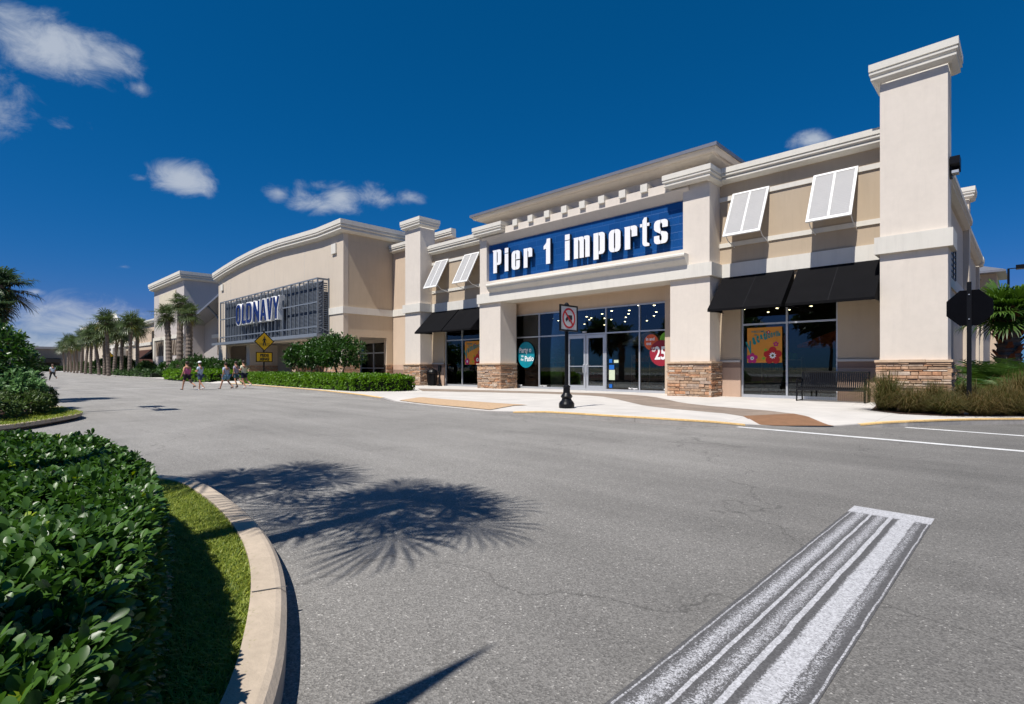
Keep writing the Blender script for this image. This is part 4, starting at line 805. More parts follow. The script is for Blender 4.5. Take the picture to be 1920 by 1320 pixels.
# link wall between the two shops
Lk=thing('link_wall','beige recessed wall between the stone-footed chimney pillar and the steel framed shop','building',(-33,24.4,.13))
m=MB(); m.box(-37.45,-29.42,24.4,24.8,1.5,10.6); m.box(-29.7,-29.42,21.3,24.4,.1,10.0); m.build('wall',M_beige,Lk)
c=MB(); corn(c,[(-37.45,24.4),(-29.42,24.4)],11.2,1.05); c.build('cornice',M_white,Lk); MB().box(-37.42,-29.45,24.33,24.4,5.45,6.0).build('trim_band',M_white,Lk)
MB().box(-37.42,-29.45,24.38,24.8,.1,1.1).build('brown_band',M_brownband,Lk); MB().box(-37.42,-29.45,24.385,24.8,1.1,1.5).build('lower_wall',M_pink,Lk)
# ------------------------------------------------------------------ grey building beyond
Gb=thing('grey_shop','grey rendered shop with tall white cornice behind three palms','building',(-85,22,.13))
m=MB(); m.box(-96.5,-80.3,20,20.4,.1,13.1); m.box(-80.7,-80.3,20.4,60,.1,13.1); m.build('wall',M_grey,Gb)
c=MB(); c.sweep([(-96.5,24),(-96.5,20),(-80.3,20),(-80.3,60)],[(o*1.6,13.98+z*1.9) for o,z in COR]); c.build('cornice',M_white,Gb)
MB().add([(-96.5,20.2,12.8),(-80.3,20.2,12.8),(-80.3,60,12.8),(-96.5,60,12.8)],[(0,1,2,3)]).build('roof',M_greyd,Gb)
MB().box(-93,-84,19.9,20,9.6,12.0).build('sign_panel',mat('pale_yellow_stucco',(.62,.55,.42),.9),Gb)
c=MB(); c.box(-96.6,-80.2,19.85,20,5.3,5.75); 
for x in (-96.5,-90,-83,-81.2): c.box(x,x+.9,19.83,20,.1,5.3)
c.build('trim_band',M_white,Gb)
for a,b in ((-95.2,-90.4),(-88.9,-83.4)):
    f=MB(); f.box(a,b,19.96,20,3.0,5.1); o=f.build('window',M_mortar,Gb); f=MB(); k=9
    for i in range(k): 
        x=a+(b-a)*i/k; w_=(b-a)/k; s=1 if i%2 else -1
        f.add([(x+(0 if s>0 else w_),19.9,3.0),(x+(.14 if s>0 else w_-.14),19.9,3.0),(x+(w_ if s>0 else .14),19.9,5.1),(x+(w_-.14 if s>0 else 0),19.9,5.1)],[(0,1,2,3)])
    f.build('lattice',M_tan2,o)
# low wing with lean-to roof between grey and tan shops
m=MB(); m.xz([(-80.3,.1),(-66.4,.1),(-66.4,9.6),(-80.3,7.0)],22.4,22.8); m.build('wing_wall',M_greyd,Gb)
m=MB(); m.add([(-80.9,20.2,6.85),(-66.5,20.2,9.7),(-66.5,34,9.7),(-80.9,34,6.85),(-80.9,20.2,7.1),(-66.5,20.2,9.95),(-66.5,34,9.95),(-80.9,34,7.1)],[(0,1,2,3),(4,7,6,5),(0,4,5,1),(1,5,6,2),(2,6,7,3),(3,7,4,0)]); m.build('lean_to_roof',M_roofm,Gb)
m=MB(); m.box(-76.5,-66.5,22.2,22.4,5.1,5.55); m.box(-69.2,-68,22.15,22.4,.1,5.1); m.build('wing_trim',M_white,Gb)
f=MB(); f.box(-74.7,-70,22.36,22.4,2.9,4.9); f.box(-73.4,-69.9,22.36,22.4,.1,2.3); o=f.build('window',M_mortar,Gb); f=MB()
for i in range(6):
    x=-74.7+i*.78; s=1 if i%2 else -1; f.add([(x+(0 if s>0 else .78),22.3,2.9),(x+(.14 if s>0 else .64),22.3,2.9),(x+(.78 if s>0 else .14),22.3,4.9),(x+(.64 if s>0 else 0),22.3,4.9)],[(0,1,2,3)])
f.build('lattice',M_tan2,o)
MB().tube([(-70.4,21.9,.1),(-70.4,21.9,6.2),(-71.4,21.2,7.7),(-71.5,20.3,8.7)],.12,6).build('downpipe',M_steel,Gb)
stones(0,0,[((-70,22.34),(-66.5,22.34))],.1,1.3).build('stone_base',M_stone,Gb)
# ------------------------------------------------------------------ far row of shops
F1=thing('far_shop','beige shop front with flat cornice and black corner awning past the palm row','building',(-105,22,.13))
m=MB(); m.box(-112,-96.7,20.6,21,.1,8.4); m.box(-96.9,-96.6,20.6,60,.1,8.3); m.build('wall',M_beige,F1)
c=MB(); corn(c,[(-112,20.6),(-96.7,20.6)],8.9,1.1); c.box(-112,-99,20.45,20.6,4.9,5.4); c.build('cornice',M_white,F1)
MB().box(-110,-100,20.55,20.6,.1,4.2).build('doorway',M_dwood,F1); MB().box(-98.6,-96.8,20.4,20.6,.1,5.6).build('pillar',M_white,F1)
MB().add([(-99.8,20.5,4.3),(-97.0,20.5,4.3),(-97.0,18.6,2.6),(-99.8,18.6,2.6),(-99.8,20.5,2.6),(-97,20.5,2.6)],[(0,1,2,3),(0,3,4),(1,5,2)]).build('awning',M_canvas,F1)
MB().add([(-101,20.5,7.3),(-98,20.5,7.3),(-98,18.2,6.6),(-101,18.2,6.6)],[(0,1,2,3)]).build('canopy',M_roofm,F1)
F2=thing('far_shop','pale shop with white gabled parapet above the palm row','building',(-125,22,.13))
m=MB(); m.xz([(-141,.1),(-112.2,.1),(-112.2,8.6),(-126,8.6),(-127.5,9.8),(-130.5,11.3),(-133.5,9.8),(-135,8.6),(-141,8.6)],20.6,21); m.build('wall',M_tan2,F2)
c=MB(); c.sweep([(-133.9,20.6),(-130.5,20.6),(-127.1,20.6)],[(0,.6),(.8,.6),(.8,.0),(0,-.3)],zoff=[9.6,11.4,9.6]); c.box(-141,-135.5,20.0,20.6,8.4,9.1); c.box(-125.5,-112.2,20,20.6,8.4,9.1); c.build('cornice',M_white,F2)
c=MB()
for x in (-139,-133,-128,-122,-116): c.box(x,x+1.4,20.2,20.6,.1,5.2)
c.box(-141,-112.3,20.3,20.6,5.2,5.9); c.each('pillar',M_white,F2)
c=MB(); 
for x in (-137.4,-131.4,-126.4,-120.4): c.box(x,x+3.2,20.55,20.6,.1,4.4)
c.each('window',M_mortar,F2)
F3=thing('far_shop','cream block with white projecting cornice at the far end of the palm row','building',(-155,22,.13))
m=MB(); m.box(-172,-141.3,20.6,21,.1,9.6); m.box(-141.6,-141.3,20.6,50,.1,9.6); m.build('wall',M_tan2,F3)
c=MB(); c.sweep([(-172,20.6),(-141.3,20.6),(-141.3,50)],[(o*2.2,11.1+z*2.6) for o,z in COR]); c.build('cornice',M_white,F3)
F4=thing('far_shop','low brown shop with two black awnings closing the end of the street','building',(-225,15,.1))
m=MB(); m.box(-226,-224,8,40,.0,7.2); m.build('wall',mat('dull_brown_stucco',(.22,.185,.15),.9,.1,.5),F4)
c=MB(); c.box(-224.2,-223.4,8,40,7.2,7.9); c.build('cornice',M_greyd,F4); MB().box(-224.3,-223.6,6.8,9.2,0,8.3).build('end_pillar',M_white,F4)
MB().box(-224.2,-223.8,13.7,15.6,5.3,6.1).build('sign',M_white,F4)
for a,b in ((12.6,16.2),(17.2,20.8)):
    m=MB(); m.add([(-223.9,a,4.2),(-223.9,b,4.2),(-222.0,b,2.9),(-222.0,a,2.9),(-223.9,a,2.7),(-223.9,b,2.7)],[(0,1,2,3),(0,3,4),(1,5,2)]); m.build('awning',M_canvas,F4)
c=MB(); c.box(-223.98,-223.9,12.8,20.6,.1,2.7); c.build('shopfront',M_mortar,F4)
# ------------------------------------------------------------------ foreground island
KO=[(-7.4,-30),(-7.4,-1),(-7.35,.3),(-7.15,.95),(-6.7,1.40),(-6.3,1.58),(-5.9,1.65),(-4.91,1.6),(-4.29,1.53),(-3.71,1.43),(-3.22,1.31),(-2.8,1.17),(-2.41,1.01),(-2.02,.83),(-1.62,.58),(-1.3,.3),(-1.08,-.02),(-.95,-.4),(-.9,-1),(-.9,-30)]
def chaikin(P,k=2):
    for _ in range(k): P=[P[0]]+[q for a,b in zip(P,P[1:]) for q in ((a[0]*.75+b[0]*.25,a[1]*.75+b[1]*.25),(a[0]*.25+b[0]*.75,a[1]*.25+b[1]*.75))]+[P[-1]]
    return P
KO=[KO[0]]+resamp(chaikin(KO[1:-1]),110)+[KO[-1]]
def kerbring(name,P,o,wd,h,label,mt=M_conc,closed=False):
    In=offs(P,o*wd); nP=len(P); e1=offs(P,o*.025); f=MB()
    f.add([(x,y,-.02) for x,y in P]+[(x,y,h-.03) for x,y in P]+[(x,y,h-.006) for x,y in e1]+[(x,y,h) for x,y in offs(P,o*.05)]+[(x,y,h) for x,y in In]+[(x,y,h-.08) for x,y in In],
      [(k*nP+i,k*nP+i+1,(k+1)*nP+i+1,(k+1)*nP+i) for k in range(5) for i in range(nP-1)])
    ob=f.build(name,mt,smooth=False); struct(ob,label,'kerb'); return ob,In
_,KI=kerbring('island_kerb',KO,-1,.165,.15,'pale concrete kerb curving round the foreground island')
g=MB(); g.add([(x,y,.10) for x,y in KI],[tuple(range(len(KI)))]); struct(g.build('island_soil',M_soil),'dark soil of the foreground planting island','soil')
HE=[(-5.75,-2.6),(-5.77,-1),(-5.77,.25),(-5.55,.64),(-5.0,.79),(-4.45,.81),(-3.8,.78),(-3.2,.69),(-2.8,.61),(-2.12,.43),(-1.5,.25),(-1.2,.16),(-1.0,-.02),(-.9,-.32),(-.9,-2.6)]
def inside_depth(x,y,P):
    d=np.full(len(x),9.)
    for i in range(len(P)):
        a=np.array(P[i]); b=np.array(P[(i+1)%len(P)]); ab=b-a; t=np.clip(((x-a[0])*ab[0]+(y-a[1])*ab[1])/(ab@ab),0,1); d=np.minimum(d,np.hypot(x-a[0]-ab[0]*t,y-a[1]-ab[1]*t))
    return d
def hedge(name,label,P,z0,ztop,dens,Lg,Wd,k,m,detail,edge=.22,ymin=None,cat='hedge',core=True,bump=.04,group=None):
    cx=sum(p[0] for p in P)/len(P); cy=sum(p[1] for p in P)/len(P); t=thing(name,label,cat,(cx,cy,z0),group)
    xs=[p[0] for p in P]; ys=[p[1] for p in P]; A=(max(xs)-min(xs))*(max(ys)-min(ys)); nn=int(A*dens); X=rng.uniform(min(xs),max(xs),nn); Y_=rng.uniform(min(ys),max(ys),nn); kk=inpoly(X,Y_,P); X=X[kk];Y_=Y_[kk]
    if ymin is not None: q=(Y_>ymin)|(rng.random(len(Y_))<.22); X=X[q];Y_=Y_[q]
    dd=np.clip(inside_depth(X,Y_,P)/edge,0,1); Z=ztop-edge*.75*(1-np.sqrt(1-(1-dd)**2))+bump*(np.sin(X*5.1/max(edge*3,.6)+1)*np.sin(Y_*6.3/max(edge*3,.6))+rng.normal(0,.35,len(X)))-np.where(rng.random(len(X))<.45,rng.uniform(0,.10,len(X))*Lg/.07,0)
    T=np.stack([X,Y_,Z],1); Nt=np.tile([0,0,1.],(len(T),1))
    # sides
    S=[];Sn=[]
    for i in range(len(P)):
        a=np.array(P[i]); b=np.array(P[(i+1)%len(P)]); ab=b-a; Lk=np.linalg.norm(ab); ar=sum(P[j][0]*P[(j+1)%len(P)][1]-P[(j+1)%len(P)][0]*P[j][1] for j in range(len(P))); s=1 if ar>0 else -1
        nv=np.array([ab[1],-ab[0]])/Lk*s; c=int(Lk*(ztop-z0)*dens*.9)
        if ymin is not None and max(a[1],b[1])<ymin: c=int(c*.2)
        if c<1: continue
        u=rng.random(c); zz=rng.uniform(z0+.04,ztop-.03,c); ins=rng.uniform(0,.10,c)*(Lg/.07)**.5+ (zz>ztop-.15)*.03; pt=a+ab*u[:,None]-nv*ins[:,None]; S.append(np.column_stack([pt,zz])); Sn.append(np.tile([nv[0],nv[1],.45],(c,1)))
    PP=np.concatenate([T]+S); NN=unit(np.concatenate([Nt]+Sn)+rng.normal(0,.28,(len(T)+sum(len(s) for s in S),3)))
    # blend edge normals outwards
    whorls(PP,NN,k,Lg,Wd,'foliage',m,t,detail)
    if core:
        ins=offs_poly(P,.13 if edge>.15 else .1); MB().xy(ins,z0-.05,ztop-.17).build('shade_core',M_core,t)  # solid dark body standing in for the shade between the leaves
    return t
def offs_poly(P,o):
    n=len(P); ar=sum(P[j][0]*P[(j+1)%n][1]-P[(j+1)%n][0]*P[j][1] for j in range(n)); s=1 if ar>0 else -1; r=[]
    for i in range(n):
        a=Vector(P[i-1]);p=Vector(P[i]);b=Vector(P[(i+1)%n]); n1=(p-a).normalized(); n2=(b-p).normalized(); m=(Vector((-n1.y,n1.x))+Vector((-n2.y,n2.x)))*s; m=m.normalized(); r.append(tuple(p+m*o))
    return r
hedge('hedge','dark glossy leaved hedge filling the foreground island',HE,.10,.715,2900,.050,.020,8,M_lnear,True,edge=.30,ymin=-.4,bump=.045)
gp=[p for p in KI if -6.5<p[0]<-1.0 and p[1]>-.2]; gp=[(-6.5,.5)]+gp+[(-1.05,-.05),(-1.5,.15),(-2.12,.32),(-2.8,.45),(-3.8,.52),(-5,.40),(-6.5,.4)]
grass('lawn_grass',gp,110000,.058,M_grass,.10,'green lawn grass between the dark hedge and the kerb',w=.0032,lean=.6)
# palms ----------------------------------------------------------------
def fan_crown(r,nf,nl,seed,dry=False,lo=-55,hi=80,w=.022,droop=.35,span=118,pk=1):
    rr=random.Random(seed); V=[];F=[];VA=[]
    for i in range(nf):
        f=(i+.5)/nf; az=i*2.39996+rr.uniform(-.25,.25); el=R(hi+(lo-hi)*f**.85+rr.uniform(-8,8)); d=Vector((math.cos(az)*math.cos(el),math.sin(az)*math.cos(el),math.sin(el)))
        side=d.cross(Vector((0,0,1))).normalized() if abs(d.z)<.98 else Vector((1,0,0)); up=side.cross(d).normalized(); pl=r*pk*rr.uniform(.10,.56); fl=r*rr.uniform(.42,.62); vr=rr.random()
        hub=d*pl-Vector((0,0,.06*r)); v0=len(V); V+=[side*-.012*r,side*.012*r,hub+side*.01*r,hub-side*.01*r]; F.append((v0,v0+1,v0+2,v0+3)); VA+=[.9]*4
        for k in range(nl):
            a=R(-span+2*span*k/(nl-1)+rr.uniform(-3,3)); L_=fl*(1-.28*abs(a)/2.06)*rr.uniform(.85,1.08); q=(d*math.cos(a)+side*math.sin(a)); q=(q+up*(.22*abs(math.sin(a))-.05)).normalized(); s=q.cross(up).normalized()
            p1=hub+q*L_*.5-Vector((0,0,L_*.06)); p2=hub+q*L_*.82-Vector((0,0,L_*droop*.45)); p3=hub+q*L_*.98-Vector((0,0,L_*droop*rr.uniform(.7,1.3))); ww=w*r
            v0=len(V); V+=[hub,p1-s*ww,p1+s*ww,p2-s*ww*.6,p2+s*ww*.6,p3]; F+=[(v0,v0+1,v0+2),(v0+1,v0+3,v0+4),(v0+1,v0+4,v0+2),(v0+3,v0+5,v0+4)]; vv=min(1,max(0,vr*.6+rr.random()*.4)); VA+=[vv]*6
    T=[]
    for f in F: T+= [f] if len(f)==3 else [(f[0],f[1],f[2]),(f[0],f[2],f[3])]
    return np.array([tuple(v) for v in V]),T,VA
def fan_palm(label,h,r,nf,nl,seed,m=M_palm,tr=.16,lean=(0,0),name='palm_tree',group=None,dry=True,husk=0,lo=-55,**kw):
    t=thing(name,label,'palm tree',(0,0,0),group); V,F,A=fan_crown(r,nf,nl,seed,lo=lo,**kw); V=V+np.array([lean[0],lean[1],h]); npmesh('crown',V,F,m,t,A)
    if dry: V,F,A=fan_crown(r*.85,5,max(8,nl-4),seed+9,lo=-75,hi=-20); V=V+np.array([lean[0],lean[1],h-.1]); npmesh('dry_frond',V,F,M_palmy,t,A)
    mb=MB(); k=18; pts=[];rad=[]; rr=random.Random(seed)
    for i in range(k*2):
        f=i/(k*2-1); pts.append((lean[0]*f**1.5,lean[1]*f**1.5,h*f*.99)); rad.append(tr*(1.15-.2*f if f<.85 else 1.0)*(1+(.10 if i%2 else -.06)+rr.uniform(-.04,.04)))
    mb.tube(pts,rad,10); mb.build('trunk',M_bark,t)
    if husk:
        hb=MB()
        for i in range(70):
            a=rr.uniform(0,6.28); z=rr.uniform(h*.35,h*.97); q=tr*.95; s=Vector((math.cos(a),math.sin(a),0)); w_=.09*husk; tt=Vector((-s.y,s.x,0)); b=s*q+Vector((0,0,z)); hb.add([b-tt*w_,b+tt*w_,b+s*.16*husk+Vector((0,0,.26))+tt*w_*.4,b+s*.16*husk+Vector((0,0,.26))-tt*w_*.4,b+s*.05],[(0,1,2,3),(0,4,1)])
        hb.build('husk',M_husk,t)
    return t
# the two palms whose shadows lie on the drive stand just outside the frame
p=fan_palm('tall palm in the foreground hedge throwing its spiky shadow on the drive',5.7,1.42,30,22,11,tr=.10,w=.013,span=105,pk=1.15,dry=False,lo=-35,hi=86); p.location=(-3.78,-.55,.1)
p=fan_palm('palm further along the foreground island throwing the farther shadow',5.4,1.40,26,22,12,tr=.10,w=.013,span=105,pk=1.15,dry=False,lo=-35,hi=86); p.location=(-5.85,-.95,.1)
t=thing('shadow_post','unseen slim grey post beside the foreground hedge, pointed cap made up for its shadow','post',(-1.50,-1.07,0)); MB().box(-1.59,-1.41,-1.13,-1.01,0,3.2).build('shaft',M_steel,t)  # unseen; tapered shape invented to throw the wedge shadow on the drive
m=MB(); m.add([(-1.59,-1.13,3.2),(-1.41,-1.13,3.2),(-1.41,-1.01,3.2),(-1.59,-1.01,3.2),(-1.44,-1.07,4.9)],[(0,1,4),(1,2,4),(2,3,4),(3,0,4)]); m.build('cap',M_steel,t)
# ------------------------------------------------------------------ left island
LO=[(-14.0,-30),(-13.9,-2),(-14.1,-.5),(-14.5,.43),(-15.4,1.02),(-16.3,1.52),(-16.97,1.80),(-17.6,1.82),(-19,1.68),(-20.3,1.63),(-23.7,1.72),(-34,2.1),(-48,2.9),(-62,3.6),(-63,2),(-63,-30)]
LO=[LO[0]]+resamp(chaikin(LO[1:-1]),120)+[LO[-1]]
_,LI=kerbring('island_kerb',LO,-1,.22,.15,'pale concrete kerb round the planting island at the left edge')
_.name='island_kerb'
g=MB(); g.add([(x,y,.10) for x,y in LI],[tuple(range(len(LI)))]); struct(g.build('island_soil',M_soil),'brown mulch of the planting island at the left','soil')
gp=[(-14.3,-1.5)]+[p for p in LI if -20<p[0]<-14.2 and p[1]>-.5]+[(-19.5,1.2),(-17.6,1.05),(-16.4,.75),(-15.6,.1),(-15.3,-1.5)]
grass('lawn_grass',gp,16000,.09,M_grass,.10,'strip of lawn inside the kerb of the left island',w=.008)
g=MB(); g.add([(x,y,.112) for x,y in gp],[tuple(range(len(gp)))]); struct(g.build('turf',mat('turf_base',(.07,.10,.02),1,.3,8)),'turf under the lawn strip of the left island','turf')
shrub('large dark round leaved shrub at the left frame edge',(-18.6,.15,1.15),(1.25,1.2,1.15),M_ltree,n=900,Lg=.16,Wd=.075,k=5)
shrub('tall dark shrub behind the large one at the left edge',(-21.6,.35,1.3),(1.3,1.1,1.3),M_ltree,n=700,Lg=.17,Wd=.08,k=5)
shrub('pale green spreading shrub in front of the dark shrubs',(-17.7,.75,.72),(.85,.6,.5),M_lsage,n=520,Lg=.14,Wd=.055,k=5)
shrub('pale green shrub leaning over the left frame edge',(-16.6,-.05,.72),(.8,.6,.52),M_lsage,n=520,Lg=.14,Wd=.055,k=5)
shrub('low olive shrub nearest the grass corner of the left island',(-17.2,1.0,.42),(.75,.45,.36),M_lolive,n=480,Lg=.10,Wd=.035,k=5)
shrub('low olive shrub at the bottom left of the left island',(-16.0,.25,.42),(.7,.6,.38),M_lolive,n=480,Lg=.10,Wd=.035,k=5)
shrub('small olive shrub tight behind the kerb of the left island',(-18.9,1.35,.45),(.6,.35,.38),M_lolive,n=360,Lg=.10,Wd=.035,k=5)
p=fan_palm('palm with dark drooping crown at the left frame edge',4.25,1.45,34,24,21,m=M_palmd,tr=.24,husk=1.3,lo=-60); p.location=(-27.2,.72,.1)
p=fan_palm('shorter palm crown half hidden at the left frame edge',3.3,1.15,24,22,23,m=M_palmd,tr=.2,lo=-50,dry=False); p.location=(-25.6,.55,.1)
# twin headed parking lamp outside the frame whose shadow crosses the drive
def lamp_post(label,loc,h,arm=.9,heads=(1,-1),ax=(1,0)):
    t=thing('parking_lamp',label,'street lamp',loc); MB().tube([(loc[0],loc[1],0),(loc[0],loc[1],h)],[.09,.06],10).build('pole',M_black,t)
    for s in heads:
        m=MB(); cx,cy=loc[0]+ax[0]*s*arm,loc[1]+ax[1]*s*arm; m.box(cx-.40,cx+.40,cy-.25,cy+.25,h-.1,h+.16); m.build('lamp_head',M_black,t)
    m=MB(); m.tube([(loc[0]-ax[0]*arm*(1 if -1 in heads else 0),loc[1]-ax[1]*arm*(1 if -1 in heads else 0),h-.02),(loc[0]+ax[0]*arm,loc[1]+ax[1]*arm,h-.02)],.03,6); m.build('arm',M_black,t); return t
lamp_post('black twin headed parking lamp on the left island out of the picture',(-19.15,-.35,.1),7.9)
lamp_post('black box headed parking lamp rising above the right palm',(-1.0,47.5,.1),7.75,arm=.75,heads=(1,))
# small roofed kiosk
t=thing('kiosk','small dark pyramid roofed kiosk behind the left shrubs','kiosk',(-43.3,1.35,.1)); m=MB(); kx,ky=-43.3,1.35
m.add([(kx-1,ky-1,2.85),(kx+1,ky-1,2.85),(kx+1,ky+1,2.85),(kx-1,ky+1,2.85),(kx,ky,3.75)],[(0,1,4),(1,2,4),(2,3,4),(3,0,4),(3,2,1,0)]); m.build('roof',M_black,t); m=MB(); m.lathe(kx,ky,[(.05,3.7),(.05,3.95),(.12,4.0),(.03,4.08)],8); m.build('finial',M_black,t); MB().box(kx-.7,kx+.7,ky-.7,ky+.7,.1,2.85).build('body',M_white,t)
# ------------------------------------------------------------------ planting along the shops
HD=[(-41.0,13.75),(-40.8,15.6),(-36,15.9),(-30,15.9),(-25.0,15.9),(-22.0,15.6),(-21.7,14.4),(-23.2,12.85),(-29.9,13.15),(-35.4,13.55)]
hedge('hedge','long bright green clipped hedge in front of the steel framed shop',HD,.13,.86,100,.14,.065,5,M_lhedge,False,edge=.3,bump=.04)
def small_tree(label,x,y,cz,r,h0=.13):
    t=thing('small_tree',label,'tree',(x,y,h0),'clipped small trees behind the bright hedge'); P,D=ellip_pts((x,y,cz),r,900,-.75,.55); whorls(P,D,5,.22,.10,'crown',M_ltree,t); m=MB()
    for k in range(4):
        a=k*1.6+x; m.tube([(x+.06*math.cos(a),y+.06*math.sin(a),h0),(x+.25*math.cos(a),y+.25*math.sin(a),1.0),(x+.7*math.cos(a),y+.6*math.sin(a),cz-.1)],[.05,.04,.02],6)
    m.build('trunk',M_stem,t); return t
small_tree('leftmost and smallest of the clipped trees behind the bright hedge',-36.2,16.1,1.95,(1.35,1.1,.95))
small_tree('middle clipped tree behind the bright hedge',-33.2,16.2,2.15,(1.6,1.2,1.15))
small_tree('rightmost and broadest clipped tree behind the bright hedge',-29.7,15.6,2.15,(1.85,1.3,1.15))
g3=[('leaning palm left of the three before the grey shop',(-73.5,16.8),7.7,2.1,31,(-1.4,0)),('tallest middle palm of the three before the grey shop',(-69.2,16.8),8.6,1.9,32,(-.6,.2)),('rightmost palm of the three before the grey shop',(-65.6,16.8),7.1,1.8,33,(-.1,.1))]
for lb,(x,y),h,r,sd_,ln in g3: p=fan_palm(lb,h,r,34,16,sd_,m=M_palm,tr=.30,lean=ln,group='palms before the grey shop'); p.location=(x,y,.1)
hedge('hedge','bright low hedge round the mound of the three palms',[(-63.5,13.9),(-58,13.7),(-52,13.6),(-48.5,13.9),(-48.5,16.2),(-55,17),(-63.5,16.5)],.13,.95,22,.28,.13,5,M_lhedge,False,edge=.4,bump=.05)
for i,(x,y,cz,r,lb) in enumerate([(-69.5,17.3,1.15,(2.4,1.5,1.1),'broad dark shrub under the leaning palm'),(-64.5,17.3,1.3,(2.2,1.4,1.2),'dark shrub between the palm trunks before the grey shop'),(-60,17.5,1.1,(2.2,1.4,1.05),'dark shrub right of the three palms'),(-55.2,17.8,1.0,(1.8,1.2,.95),'low dark shrub beside the steel framed shop'),(-74.5,17.2,1.0,(2.0,1.4,1.0),'low shrub left of the leaning palm')]): shrub(lb,(x,y,cz),r,M_lfar if i%2 else M_ltree,n=520,Lg=.34,Wd=.11,k=5,stems=False)
# the avenue of palms
uv=[(258,602,702),(243,597,697),(228,604,696),(214,606,696),(204,600,694),(196,608,694),(186,612,694),(180,620,694),(170,618,694),(160,622,694),(152,628,694),(145,630,694),(139,632,693),(133,636,693),(127,638,693),(121,640,693)]
protos=[fan_palm('palm in the avenue',(6.9,7.4,6.5)[i],(2.6,2.4,2.7)[i],46,14,40+i,m=M_palm,tr=.21,lean=((-.8,.5,-.2)[i],.1),group='avenue of palms along the far shops',name='palm_tree') for i in range(3)]
words=['nearest','second','third','fourth','fifth','sixth','seventh','eighth','ninth','tenth','eleventh','twelfth','thirteenth','fourteenth','fifteenth','farthest']
for i,(u,vt,vb) in enumerate(uv):
    d=(7.9-1.28)*995/(689-vt); tx=(u-960)/995; x=d*(-math.sin(CA)+tx*math.cos(CA)); y=d*(math.cos(CA)+tx*math.sin(CA))
    lb='%s palm from the camera in the avenue before the far shops'%words[i]
    if i<3: o=protos[i]; o.location=(x,y,.1); o['label']=lb
    else: dup(protos[i%3],(x,y,.1),rz=i*1.3,label=lb,sc=1+.04*math.sin(i*2))
hedge('hedge','low clipped hedge strip along the kerb under the palm avenue',[(-140,16.6),(-110,15.4),(-85,14.8),(-72,14.6),(-72,16.4),(-85,16.8),(-110,17.4),(-140,18.6)],.1,.75,5,.5,.22,5,M_lfar,False,edge=.4,bump=.06)
hedge('hedge','dark hedge at the foot of the low brown shop',[(-222,10),(-216,10),(-216,22),(-222,22)],.1,1.3,6,.7,.3,5,M_lfar,False,edge=.5)
for i,(u,d,hz,lb) in enumerate([(192,95,2.3,'dark round shrub under the avenue palms'),(222,88,2.5,'round shrub between two avenue trunks'),(233,84,2.4,'round shrub before the white window bays'),(140,140,2.2,'far shrub below the avenue'),(160,130,2.2,'shrub at the foot of the tenth avenue palm'),(275,74,1.6,'low shrub by the kerb right of the avenue')]):
    tx=(u-960)/995; x=d*(-math.sin(CA)+tx*math.cos(CA)); y=d*(math.cos(CA)+tx*math.sin(CA)); shrub(lb,(x,y,hz*.5+.2),(hz*.85,hz*.7,hz*.6),M_lfar,n=320,Lg=.5,Wd=.2,k=5,stems=False)
for i,(u,d,vt) in enumerate([(48,200,652),(65,205,650),(78,198,651),(92,200,653),(105,190,655)]):
    h=(689-vt)*d/995+.2; tx=(u-960)/995; x=d*(-math.sin(CA)+tx*math.cos(CA)); y=d*(math.cos(CA)+tx*math.sin(CA)); dup(protos[i%3],(x,y,.1),rz=i*2.1,label='%s palm from the left before the low brown shop'%['first','second','third','fourth','fifth'][i],sc=h/7.6)
# ------------------------------------------------------------------ right side planting
bed=[(-3.05,16.85),(-2.3,16.05),(-1.4,16.1),(-.3,17.1),(1.3,18.4),(6,20),(12,22),(12,60),(-2.3,60),(-2.3,21),(-1.5,20.9),(-1.5,19.9),(-3.4,19.9)]
g=MB(); g.add([(x,y,.14) for x,y in bed],[tuple(range(len(bed)))]); struct(g.build('planting_bed',M_soil),'dark mulched planting bed at the right corner','soil')
def fountain(label,x,y,h,r,n,seed):
    t=thing('fountain_grass',label,'ornamental grass',(x,y,.13),'fountain grass clumps at the right corner'); a=rng.uniform(0,6.283,n); le=np.abs(rng.normal(.75,.42,n))*r; hh=h*rng.uniform(.30,1.05,n)*np.exp(-.35*le/r); dx,dy=np.cos(a),np.sin(a); b0=.20*np.sqrt(rng.random(n)); a0=rng.uniform(0,6.283,n); B=np.stack([x+np.cos(a0)*b0,y+np.sin(a0)*b0,np.full(n,.13)],1)
    O=np.stack([dx,dy,np.zeros(n)],1); S=np.stack([-dy,dx,np.zeros(n)],1)*.0036; Z=np.array([0,0,1.]); k=le[:,None]
    P1=B+O*k*.30+Z*hh[:,None]*.55; P2=B+O*k*.75+Z*hh[:,None]*.92; P3=B+O*k*1.25+Z*hh[:,None]*(1.0-.6*np.clip(le,0,1)[:,None])
    V=np.stack([B-S,B+S,P1-S,P1+S,P2-S*.8,P2+S*.8,P3],1).reshape(-1,3); b=np.arange(n)[:,None]*7; F=np.concatenate([b+[0,1,3],b+[0,3,2],b+[2,3,5],b+[2,5,4],b+[4,5,6]],0); npmesh('blades',V,F,M_fount,t,np.repeat(np.clip(rng.random(n)*.75+.25*((seed*37%10)/10),0,1),7)); return t
